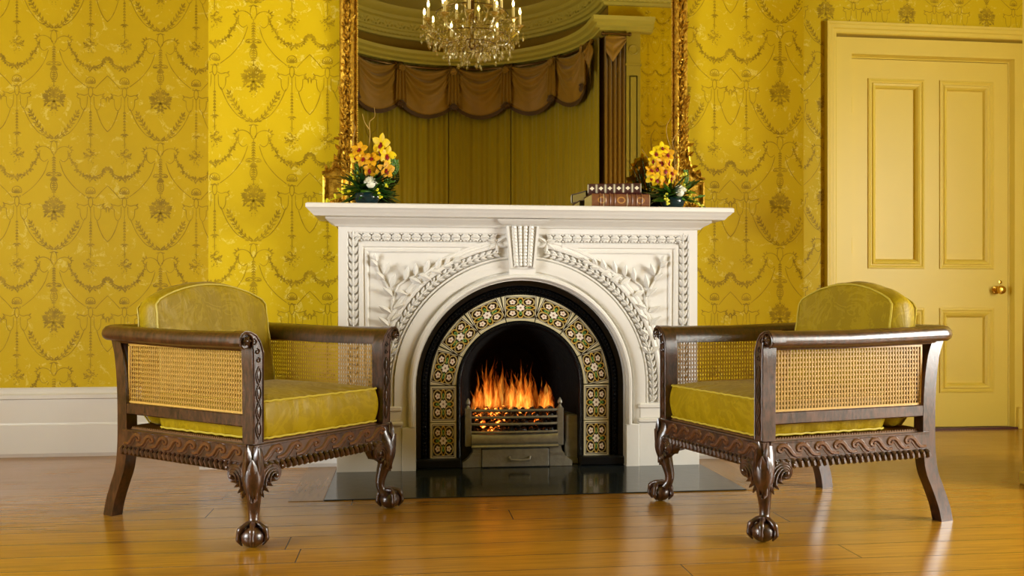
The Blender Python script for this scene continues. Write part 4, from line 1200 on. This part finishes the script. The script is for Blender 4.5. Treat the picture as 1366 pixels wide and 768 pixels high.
    m=MB(); m.bbox(-HR+.03,HR-.03,.285,.309,.350,.388,.003); m.build('mid_rail',W,root,smooth=30)
    # cane
    cane_panel(root,'left',-.272,-YF-.048,.391,.582,HW-.019)
    cane_panel(root,'right',YF+.048,.272,.391,.582,HW-.019)
    o=cane_panel(root,'front',-HR+.034,HR-.034,.391,.586,-.303)
    # seat deck woven in rope cane
    m=MB(); m.box(-HW+.022,HW-.022,YF+.022,YR-.024,.290,.303)
    for i in range(60):
        y=YF+.03+i*.0103; m.tube([(-HW+.024,y,.304),(-HW+.06,y,.306),(HW-.06,y,.306),(HW-.024,y,.304)],.0042,5)
    m.build('woven_seat_deck',MAT['rope'],root,smooth=50)
    # seat cushion: boxed, crowned, pulled at the seams
    def boxed(outline,t,dome,T,bulge=.012,name='seat_cushion',seed=0,nb=6):
        m=MB(); m.T=T; n=len(outline); cx=sum(p[0] for p in outline)/n; cy=sum(p[1] for p in outline)/n; rr=random.Random(seed)
        rings=[]
        for s in(.02,.2,.4,.58,.74,.86,.94,.985,1.0): rings.append((s,t/2+dome*(1-s**2.6)-(.0 if s<.98 else .0)))
        for k in range(1,nb): 
            v=k/nb; rings.append((1.0+bulge*math.sin(PI*v)*3.2,t/2-t*v))
        for s in(1.0,.985,.94,.86,.74,.58,.4,.2,.02): rings.append((s,-t/2-dome*.25*(1-s**2.6)))
        vs=[]
        for ri_,(s,h) in enumerate(rings):
            for i,(x,y) in enumerate(outline):
                w=1
                puck=0
                if s>.8: puck=.0022*math.sin(i*2.7+seed)+.0016*math.sin(i*5.1+ri_)
                dx,dy=(x-cx),(y-cy); L=math.hypot(dx,dy)
                if s>1: k=(L+(s-1)*.30+puck)/L
                else: k=s+puck/L
                vs.append((cx+dx*k,cy+dy*k,h+(puck*.8 if .7<s<=1 else 0)*(1 if h>0 else -1)))
        q=len(rings); fs=[]
        for j in range(q-1):
            for i in range(n): l=(i+1)%n; fs.append((j*n+i,j*n+l,(j+1)*n+l,(j+1)*n+i))
        fs.append(tuple(range(n))); fs.append(tuple((q-1)*n+i for i in range(n-1,-1,-1)))
        m.add(vs,fs); o=m.build(name,MAT['satin'],root,smooth=60,subsurf=1)
        for h in(t/2,-t/2):
            p=MB(); p.T=T; p.tube([(cx+(x-cx)*1.004,cy+(y-cy)*1.004,h+(.0022*math.sin(i*2.7+seed)*.6)) for i,(x,y) in enumerate(outline)],.0034,6,closed=True)
            p.build('piping',MAT['pipe'],o)
        return o
    def rrect(x0,x1,y0,y1,r,n=6,seg=9):
        pts=[]
        for cx_,cy_,a in((x1-r,y1-r,0),(x0+r,y1-r,90),(x0+r,y0+r,180),(x1-r,y0+r,270)):
            for k in range(n+1): w=math.radians(a+90*k/n); pts.append((cx_+r*math.cos(w),cy_+r*math.sin(w)))
        out=[]
        for i,p in enumerate(pts):
            q=pts[(i+1)%len(pts)]; d=math.hypot(q[0]-p[0],q[1]-p[1]); k=max(1,int(d/.02))
            for j in range(k): out.append((p[0]+(q[0]-p[0])*j/k,p[1]+(q[1]-p[1])*j/k))
        return out
    boxed(rrect(-.266,.266,YF+.012,.150,.035),.112,.028,Matrix.Translation((0,0,.369)),.010,'seat_cushion',1)
    # arched back cushion, leaning against the rear cane
    bw=.246; bot,sh,top=-.235,.150,.228
    ol=[(-bw+.02,bot),(bw-.02,bot),(bw,bot+.03)]
    ol+= [(bw-.002*k,bot+.03+(sh-bot-.03)*k/6) for k in range(1,6)]
    ol+= [(bw-.011,sh+.006),(bw-.026,sh+.024)]
    na=14
    for k in range(1,na):
        u=k/na; x=(bw-.026)*(1-2*u); ol.append((x,sh+.024+(top-sh-.024)*(1-(2*u-1)**2)**.95))
    ol+= [(-bw+.026,sh+.024),(-bw+.011,sh+.006)]+[(-(bw-.002*k),bot+.03+(sh-bot-.03)*k/6) for k in range(5,0,-1)]+[(-bw,bot+.03)]
    ol2=[]
    for i,p in enumerate(ol):
        q=ol[(i+1)%len(ol)]; d=math.hypot(q[0]-p[0],q[1]-p[1]); k=max(1,int(d/.022))
        for j in range(k): ol2.append((p[0]+(q[0]-p[0])*j/k,p[1]+(q[1]-p[1])*j/k))
    T=Matrix.Translation((0,.228,.556))@Matrix.Rotation(math.radians(-8),4,'X')@Matrix.Rotation(PI/2,4,'X')
    boxed(ol2,.104,.007,T,.020,'back_cushion',5)
    return root
chair=make_chair()
chair2=copy_tree(chair)
chair.location=(-.528,3.205,0); chair.rotation_euler=(0,0,math.radians(49.7))
chair2.location=(1.358,3.000,0); chair2.rotation_euler=(0,0,math.radians(-76))
tag(chair,'carved dark wood cane armchair with gold silk cushions, left of the fireplace','armchair','cane armchairs by the fire')
tag(chair2,'carved dark wood cane armchair with gold silk cushions, right of the fireplace by the door','armchair','cane armchairs by the fire')

# ------------------------------------------------------------------ overmantel mirror
mi=empty('overmantel_mirror',(CX,4.05,1.138)); tag(mi,'tall gilt framed mirror standing on the white mantel shelf','mirror')
GI=MAT['gilt']; gx0,gx1,gz0,gz1=-.204,1.220,1.165,2.62; yw=4.058
def lm(m,name,mat=GI,**k): return lb(m,name,mat,mi,**k)
m=MB(); m.box(gx0-.004,gx1+.004,yw-.020,yw-.014,gz0-.004,gz1+.004); lm(m,'mirror_glass',MAT['mirror'],smooth=0)
rect=[(gx0,1.139),(gx0,gz1),(gx1,gz1),(gx1,1.139)]   # clockwise seen from the front: left normal points outward
m=MB(); m.sweep(rect,[(0,0),(0,.018),(.004,.020),(.008,.020),(.010,.014),(.015,.012),(.018,.022),(.028,.036),(.034,.034),(.036,.022),(.055,.020),(.058,.030),(.066,.034),(.076,.028),(.082,.012),(.084,0)],yw)
m.bbox(gx0,gx1,yw-.03,yw,1.139,gz0,.003)
lm(m,'frame',smooth=30)
m=MB()
k=0; z=gz0
while z<gz1: 
    for x in(gx0-.006,gx1+.006): m.ell((x,yw-.022,z),.0040,6,4)
    z+=.0098
x=gx0
while x<gx1:
    for zz in(gz1+.006,): m.ell((x,yw-.022,zz),.0040,6,4)
    x+=.0098
lm(m,'bead_row')
for s in(-1,1):
    rr=random.Random(20+s); m=MB(); xc=(gx0-.046) if s<0 else (gx1+.046)
    z=gz0+.10
    while z<gz1+.03:
        for q in range(2):
            x=xc+rr.uniform(-.011,.011); m.leaf((x,yw-.024,z),(rr.uniform(-.9,.9),rr.uniform(-.35,.0),rr.uniform(.25,1)),(0,-1,0),rr.uniform(.026,.045),rr.uniform(.010,.018),.009,rr.uniform(.004,.016),nseg=5)
        if rr.random()<.4: m.ell((xc+rr.uniform(-.008,.008),yw-.032,z),.006,7,5)
        z+=.0135
    lm(m,'leaf_carving')
    # climbing outer spray above the corner bracket
    m=MB(); sx=s
    st=bez([(xc+sx*.016,yw-.03,1.42),(xc+sx*.020,yw-.035,1.50),(xc+sx*.018,yw-.03,1.58),(xc+sx*.028,yw-.03,1.65)],6); m.tube(st,.004,6)
    for i,p in enumerate(st[::2]):
        for q in(-1,1): m.leaf(p,(q*.45,-.1,1),(0,-1,.0),.034,.013,.008,.008)
    lm(m,'leaf_spray')
    # bracket: concave acanthus curve running down to a small framed block
    m=MB(); xo=xc-sx*.0
    def X(d): return xc+sx*d
    pts=[(X(-.02),1.165),(X(.098),1.138),(X(.098),1.292),(X(.112),1.292),(X(.112),1.303),(X(.085),1.310),(X(.060),1.330),(X(.042),1.365),(X(.034),1.41),(X(.030),1.47),(X(-.02),1.47)]
    pts=[(X(-.02),1.139),(X(.098),1.139)]+pts[2:]
    m.prism(pts if s>0 else pts[::-1],yw-.030,yw)
    bx=[(X(.006),1.150),(X(.006),1.272),(X(.098),1.272),(X(.098),1.150)]
    if s<0: bx=bx[::-1]
    m.sweep(bx,[(-.004,0),(-.004,.012),(.002,.016),(.010,.012),(.012,0)],yw-.030,closed=True)
    m.sweep([(X(.112),1.297),(X(.085),1.304),(X(.060),1.324),(X(.042),1.359),(X(.034),1.405),(X(.030),1.47)],[(-.004,0),(-.004,.012),(.004,.014),(.006,0)],yw-.030)
    lm(m,'corner_bracket',smooth=30)
    m=MB(); cv=[(X(.030),1.45),(X(.036),1.40),(X(.046),1.355),(X(.064),1.322),(X(.090),1.305)]
    for i,(x,zz) in enumerate(cv):
        for q in range(3): m.leaf((x-sx*.012*q,yw-.036,zz-.004),(sx*rr.uniform(-.2,.7),-.2,rr.uniform(-.2,1)),(0,-1,0),.034,.015,.010,.008)
    lm(m,'acanthus_carving'); m=MB()
    for i in range(7): m.leaf((X(.052),yw-.034,1.150),(math.cos(PI*i/6)*1.0,-.1,math.sin(PI*i/6)+.1),(0,-1,0),.042,.014,.008,.008)
    m3=MB(); m3.tube([(X(.03+.022*math.cos(t/3)*(1-t/40)),yw-.034,1.335+.022*math.sin(t/3)*(1-t/40)) for t in range(28)],.005,6)
    lm(m3,'scroll_carving'); lm(m,'base_leaf_fan')

# ------------------------------------------------------------------ books on the shelf
TOP=1.1375
def book(name,L,D,H,spine,loc,rz,label):
    r=empty(name,loc,rz); m=MB(); m.bbox(-L/2+.004,L/2-.004,.006,D-.005,.0035,H-.0035,.0015); m.build('page_block',MAT['pages'],r)
    m=MB()     # boards and rounded spine in one case
    m.bbox(-L/2,L/2,.0,D,0,.0035,.001); m.bbox(-L/2,L/2,.0,D,H-.0035,H,.001); m.build('cover_boards',MAT['red_trim'],r)
    m=MB(); n=10; vs=[]
    for x in(-L/2,L/2):
        for k in range(n+1):
            w=-PI/2+PI*k/n; vs.append((x,.006-.012*math.cos(w),H/2*math.sin(w)))
    m.add(vs,[(k,k+1,n+2+k,n+1+k) for k in range(n)]+[tuple(range(n+1)),tuple(range(2*n+1,n,-1)),(n,0,n+1,2*n+1)])
    if spine is MAT['book_b']:
        for f in(-.36,-.27,-.19,-.11,.11,.19,.27,.36)[:]:
            m.tube([(f*L,.006-.0135*math.cos(-PI/2+PI*k/8),H/2*1.0*math.sin(-PI/2+PI*k/8)) for k in range(9)],.003,5)
    o=m.build('spine',spine,r); o.location=(0,0,H/2)
    tag(r,label,'book'); return r
book('old_book',.2565,.175,.060,MAT['book_b'],(.930,3.812,TOP),math.radians(1),'thick brown leather book with ribbed spine, lower of the two on the mantel')
book('old_book',.231,.165,.043,MAT['book_w'],(.902,3.818,TOP+.0605),math.radians(-13),'book with cream banded spine lying on top of the thick brown one')

# ------------------------------------------------------------------ flower arrangements
def orchid(root,p,face,size,mat,seed):
    rr=random.Random(seed); m=MB(); f=Vector(face).normalized(); up=Vector((0,0,1)); a=f.cross(up).normalized(); b=a.cross(f)
    rot=rr.uniform(-.3,.3)
    for k in range(5):
        w=PI/2+2*PI*k/5+rot; d=a*math.cos(w)+b*math.sin(w); m.leaf(Vector(p),d+f*.35,f,size*.56,size*(.46 if k%2 else .36),.0022,rr.uniform(-.016,.004),nseg=7,tip=.85,rnd=.6)
    o=m.build('orchid_bloom',mat,root)
    l=MB(); l.leaf(Vector(p)+f*.002,-b*.8+f*.8,f,size*.34,size*.26,.004,-.008); l.ell(Vector(p)+f*.006,size*.07,7,5); l.build('lip',MAT['lip'],o)
def arrangement(x,y,label,blooms,twigs,white,berries,seed,sprigs,nleaf=46):
    r=empty('flower_arrangement',(x,y,TOP)); rr=random.Random(seed)
    m=MB(); m.lathe([(.001,0),(.032,0),(.036,.004),(.046,.014),(.054,.028),(.055,.040),(.050,.050),(.046,.050),(.048,.040),(.040,.02),(.001,.018)],n=28); m.build('glazed_bowl',MAT['bowl'],r)
    for g,(mt,n) in enumerate(((MAT['leaf'],nleaf),(MAT['leaf2'],nleaf//2))):
        m=MB()
        for i in range(n):
            w=rr.uniform(0,2*PI); el=rr.uniform(-.35,.75) if g==0 else rr.uniform(-.25,.55); d=Vector((math.cos(w)*math.cos(el),math.sin(w)*math.cos(el)*.55,math.sin(el)))
            L=rr.uniform(.07,.135) if g==0 else rr.uniform(.05,.08)
            q=Vector((rr.uniform(-.03,.03),rr.uniform(-.02,.02),.050+rr.uniform(0,.03)))
            if q.z+d.z*L<.008: d.z=(.010-q.z)/L
            m.leaf(q+d*.015,d,Vector((0,-.5,1)),L,L*(.22 if g==0 else .6),.002,rr.uniform(-.03,.01),tip=.9)
        m.v=[(a,b_,max(c,.0015)) for a,b_,c in m.v]
        m.build('dark_foliage' if g==0 else 'broad_leaves',mt,r)
    st=MB()
    for i,(bx,by,bz,sz,mt,fx) in enumerate(blooms):
        orchid(r,(bx,by,bz),(fx+rr.uniform(-.5,.5),-1,rr.uniform(-.3,.6)),sz,MAT['orchid' if mt==0 else 'orchid_o'],seed*31+i)
        st.tube(bez([(bx*.2,0,.05),(bx*.6,by*.5+.004,bz*.55),(bx,by+.006,bz)],5),.0024,5)
    st.build('orchid_stem',MAT['leaf2'],r)
    m=MB()
    for i in range(120):
        a,b2=rr.uniform(0,2*PI),rr.random()**.5; el=rr.random()
        d=Vector((math.cos(a)*b2,math.sin(a)*b2*.8,(1-b2*b2)**.5)); c=Vector(white)+d*.026
        for k in range(4): m.leaf(c,Vector((math.cos(k*PI/2+i),-.3,math.sin(k*PI/2+i))),(0,-1,.3),.006,.004,.001,nseg=3)
    m.ell(white,.02,8,6)
    m.build('white_floret_cluster',MAT['wflower'],r,smooth=0)
    m=MB()
    for (bx,by,bz) in berries: 
        for k in range(3): m.ell((bx+rr.uniform(-.006,.006),by+rr.uniform(-.004,.004),bz+rr.uniform(-.007,.007)),.0052,7,5)
        m.tube([(bx*.4,0,.05),(bx,by,bz)],.001,4)
    m.v=[(a,b_,max(c,.0015)) for a,b_,c in m.v]
    m.build('button_flowers',MAT['berry'],r)
    m=MB()
    for pts in sprigs:
        P=bez(pts,5); m.tube(P,.0012,5)
        for i,p in enumerate(P[3:]):
            for q in(-1,1): m.leaf(p,(q*.9,rr.uniform(-.5,.2),.7),(0,-1,0),.014,.008,.0016,nseg=4)
    m.build('green_sprig',MAT['berry'] if False else MAT['leaf2'],r)
    for pts in twigs:
        m=MB(); P=bez(pts,5); m.tube(P,[.0026-.0018*i/len(P) for i in range(len(P))],6); m.build('curly_twig',MAT['twig'],r)
    tag(r,label,'flower arrangement','orchid arrangements on the mantel'); return r
arrangement(-.160,3.875,'orchid arrangement with a tall yellow bloom, left end of the mantel',
  [(.062,-.01,.262,.085,0,-.2),(.084,-.005,.215,.075,0,.3),(-.030,-.01,.235,.070,1,-.3),(-.014,-.02,.195,.065,1,0),(.022,-.02,.195,.070,1,.2),(.010,-.02,.150,.060,1,-.1),(.080,-.02,.150,.075,1,.4),(.050,-.02,.125,.055,1,.1),(-.045,-.01,.205,.055,0,-.5),(.055,0,.235,.06,0,.2)],
  [[(-.01,.0,.06),(.0,.02,.20),(.012,.03,.30),(.010,.03,.36),(.032,.03,.385),(.030,.03,.425)],[(.010,.03,.33),(-.010,.03,.36),(-.020,.03,.395)],[(-.02,.01,.06),(-.06,.02,.25),(-.050,.02,.33),(-.062,.02,.36)]],
  (.018,-.045,.088),[(-.115,-.02,.062),(-.095,-.02,.075),(-.075,-.03,.060),(-.135,-.02,.035),(-.100,-.03,.050),(-.06,-.03,.09),(.055,-.05,.050),(.060,-.05,.035),(-.05,-.02,.115),(-.065,-.01,.130),(.085,-.03,.085),(-.160,-.01,.020),(-.17,-.02,.012),(.045,-.05,.065),(-.035,-.03,.13)],4,
  [[(.03,0,.06),(.08,0,.12),(.105,0,.17),(.110,0,.205)],[(.03,0,.06),(.09,0,.11),(.125,0,.15),(.122,0,.19)],[(-.02,0,.06),(-.045,0,.12),(-.04,0,.17)],[(.03,0,.06),(.08,-.01,.09),(.11,-.01,.10)]],nleaf=90)
arrangement(1.180,3.880,'orchid arrangement in a dark teal bowl beside the books, right end of mantel',
  [(-.050,-.01,.268,.062,0,0),(-.028,-.02,.240,.062,1,.2),(-.078,-.01,.245,.060,0,-.4),(-.090,-.01,.215,.050,0,-.4),(-.055,-.02,.205,.060,1,-.1),(-.030,-.02,.198,.058,0,.3),(-.100,-.01,.170,.060,1,-.4),(-.075,-.02,.180,.055,1,0),(-.040,-.03,.170,.060,1,.1),(-.095,-.01,.140,.062,0,-.3),(-.010,-.02,.160,.055,1,.5),(-.075,-.02,.130,.058,0,-.1),(-.015,-.02,.135,.050,0,.5),(-.045,-.02,.115,.055,1,0),(-.02,-.01,.215,.045,0,.4)],
  [[(-.01,0,.06),(.015,.02,.20),(.0,.03,.28),(-.015,.03,.33),(-.018,.03,.375),(.0,.03,.41)],[(.0,0,.06),(.02,.02,.18),(.018,.03,.26),(.010,.03,.31),(.035,.03,.35),(.045,.03,.36)],[(-.02,0,.06),(.0,.02,.17),(.03,.02,.22),(.02,.02,.27)],[(-.01,0,.06),(-.10,.02,.22),(-.135,.02,.27)],[(.01,0,.06),(.035,.02,.14),(.030,.02,.22)]],
  (.020,-.045,.072),[(-.045,-.05,.045),(-.040,-.055,.030),(-.035,-.055,.018),(-.045,-.05,.060),(.045,-.03,.105),(.058,-.03,.085),(.070,-.03,.060),(.072,-.03,.045),(.095,-.02,.035),(.04,-.02,.15),(.055,-.02,.155),(.125,-.02,.015),(.115,-.02,.02)],9,
  [[(.02,0,.06),(.05,0,.10),(.065,0,.13),(.06,0,.17)],[(.02,0,.06),(.06,0,.09),(.085,0,.12)],[(.02,0,.05),(.09,0,.05),(.14,0,.06)]])

# ------------------------------------------------------------------ chandelier, seen in the mirror
CHX,CHY=.56,.56
ch=empty('crystal_chandelier',(CHX,CHY,0)); tag(ch,'lit crystal chandelier with candle bulbs and hanging drops, reflected in the mirror','chandelier')
ch.location=(CHX,CHY,2.75)
def lc(m,name,mat,par=None,**k):
    m.v=[(x,y,z-2.75) for x,y,z in m.v]; return m.build(name,mat,par or ch,**k)
CR=MAT['crystal']
m=MB(); m.lathe([(.001,2.84),(.02,2.845),(.035,2.87),(.05,2.89),(.03,2.92),(.015,2.95),(.02,3.0),(.045,3.05),(.05,3.10),(.02,3.16),(.015,3.35),(.04,3.42),(.05,3.48),(.015,3.55),(.010,3.8),(.03,3.93),(.06,4.0),(.06,4.015)],n=16); lc(m,'central_stem',MAT['bronze'])
def gem(m,p,r,h):
    x,y,z=p; vs=[(x,y,z)]+[(x+r*math.cos(k*PI/3),y+r*math.sin(k*PI/3),z-h*.62) for k in range(6)]+[(x,y,z-h)]
    m.add(vs,[(0,1+k,1+(k+1)%6) for k in range(6)]+[(7,1+(k+1)%6,1+k) for k in range(6)])
def arm(w,R,zc,par=None):
    dx,dy=math.cos(w),math.sin(w); q=lambda r,z:(dx*r,dy*r,z)
    a=MB(); a.tube(bez([q(.04,3.05),q(R*.35,zc-.10),q(R*.75,zc-.10),q(R,zc-.02)],6),.007,6)
    o=lc(a,'candle_arm',CR)
    b=MB(); b.lathe([(.004,zc-.02),(.012,zc-.015),(.042,zc+.004),(.046,zc+.010),(.040,zc+.008),(.012,zc+.006),(.012,zc+.02),(.004,zc+.02)],(dx*R,dy*R,0),12); lc(b,'drip_pan',CR,o)
    c=MB(); c.lathe([(.001,zc+.01),(.011,zc+.01),(.011,zc+.105),(.001,zc+.107)],(dx*R,dy*R,0),10); lc(c,'candle_tube',MAT['candle'],o)
    f=MB(); f.lathe([(.001,zc+.107),(.007,zc+.115),(.0095,zc+.130),(.006,zc+.148),(.001,zc+.162)],(dx*R,dy*R,0),10); lc(f,'candle_bulb',MAT['bulb'],o)
tiers=[(12,.40,3.03,.13),(8,.25,3.14,.3)]
for n,R,zc,ph in tiers:
    for i in range(n): arm(ph+2*PI*i/n,R,zc)
for i in range(6): arm(.1+2*PI*i/6,.22,3.42)
# pendant drops: one shape, copied
g=MB(); gem(g,(0,0,0),.0095,.046); gem(g,(0,0,.020),.006,.016)
d0=g.build('crystal_drop',CR,ch,smooth=0); first=True; cnt=0
rd=random.Random(5); spots=[]
for n,R,zc,ph in tiers[:1]:
    for i in range(n):
        w=ph+2*PI*i/n
        for k in range(4):
            t=w+ (k-1.5)*.07; spots.append((R+.030*math.cos(k*2.1),t,zc-.055-.025*(k%2)))
for i in range(24): spots.append((.31,i*PI/12,2.92-.02*(i%2)))
for i in range(16): spots.append((.20,i*PI/8+.1,2.86-.02*(i%2)))
for i in range(8): spots.append((.09,i*PI/4,2.83))
for R,w,z in spots[:98]:
    o=d0 if first else d0.copy()
    if not first: COL.objects.link(o); o.parent=ch
    first=False; o.location=(R*math.cos(w),R*math.sin(w),z-2.75); o.rotation_euler=(0,0,rd.uniform(0,3)); s=rd.uniform(.8,1.25); o.scale=(s,s,s)
# bead strands swagging between the arms and the centre
m=MB()
def strand(p,q,sag,n):
    p=Vector(p);q=Vector(q)
    for k in range(n+1):
        t=k/n; c=p+(q-p)*t-Vector((0,0,sag*4*t*(1-t))); m.ell(c,.0052,5,3)
for i in range(24):
    w=.13+2*PI*i/24; w2=.13+2*PI*(i+2)/24
    strand((.40*math.cos(w),.40*math.sin(w),3.03),(.40*math.cos(w2),.40*math.sin(w2),3.03),.09,16)
    strand((.40*math.cos(w),.40*math.sin(w),3.02),(.12*math.cos(w),.12*math.sin(w),2.86),.03,22)
    strand((.06*math.cos(w),.06*math.sin(w),3.46),(.30*math.cos(w),.30*math.sin(w),3.14),.05,28)
    strand((.25*math.cos(w),.25*math.sin(w),3.14),(.40*math.cos(w),.40*math.sin(w),3.05),.05,12)
    strand((.05*math.cos(w),.05*math.sin(w),3.90),(.24*math.cos(w),.24*math.sin(w),3.45),.02,30)
for i in range(170):
    w=rd.uniform(0,2*PI); R=.10+.28*rd.random(); zt=3.02-.02*rd.random(); L=rd.uniform(.08,.30)*(1.15-1.6*R)
    x,y=R*math.cos(w),R*math.sin(w)
    for k in range(int(L/.013)): m.ell((x,y,zt-k*.013),.005,5,3)
    gem(m,(x,y,zt-L),.011,.05)
tag(lc(m,'bead_strands',CR,smooth=0),kind='stuff')
m=MB()
for r,z in((.31,2.935),(.20,2.875),(.30,3.14),(.09,2.845)): m.tube([(r*math.cos(k*PI/16),r*math.sin(k*PI/16),z) for k in range(32)],.004,5,closed=True)
for k in range(6):
    w=k*PI/3; m.tube([(.31*math.cos(w),.31*math.sin(w),2.935),(.04*math.cos(w),.04*math.sin(w),2.90)],.003,5)
lc(m,'drop_rings',MAT['bronze'])

# ------------------------------------------------------------------ light
def area(name,loc,rot,sx,sy,power,col):
    l=bpy.data.lights.new(name,'AREA'); l.shape='RECTANGLE'; l.size=sx; l.size_y=sy; l.energy=power; l.color=col
    o=bpy.data.objects.new(name,l); COL.objects.link(o); o.location=loc; o.rotation_euler=rot; return o
area('daylight_right_window',(WR+.35,(RW[0]+RW[1])/2,1.3),(0,PI/2,0),1.8,1.8,PR,(1.0,.98,.90))
area('daylight_left_window',(WL-.35,(LW[0]+LW[1])/2,1.3),(0,-PI/2,0),1.8,1.6,PL,(.97,.99,1.0))
def point(name,loc,p,col,r):
    l=bpy.data.lights.new(name,'POINT'); l.energy=p; l.color=col; l.shadow_soft_size=r
    o=bpy.data.objects.new(name,l); COL.objects.link(o); o.location=loc; return o
w=bpy.data.worlds.new('daylight'); scene.world=w; w.use_nodes=True
bg=w.node_tree.nodes['Background']; bg.inputs[0].default_value=(.75,.85,1,1); bg.inputs[1].default_value=1.0

# ------------------------------------------------------------------ camera
cam=bpy.data.cameras.new('camera'); co=bpy.data.objects.new('camera',cam); COL.objects.link(co); scene.camera=co
co.location=(0,0,.72); co.rotation_euler=(PI/2,0,-math.radians(6.8)); cam.sensor_width=36; cam.lens=36*1200/1366; cam.shift_y=21/1366; cam.clip_start=.05
vs_=scene.view_settings; vs_.view_transform='Standard'; vs_.look='None'; vs_.exposure=EXPO; vs_.gamma=1; vs_.use_curve_mapping=False
scene.render.film_transparent=False
cy=scene.cycles; cy.max_bounces=8; cy.diffuse_bounces=4; cy.glossy_bounces=5; cy.transparent_max_bounces=48; cy.caustics_reflective=False; cy.caustics_refractive=False; cy.sample_clamp_indirect=4
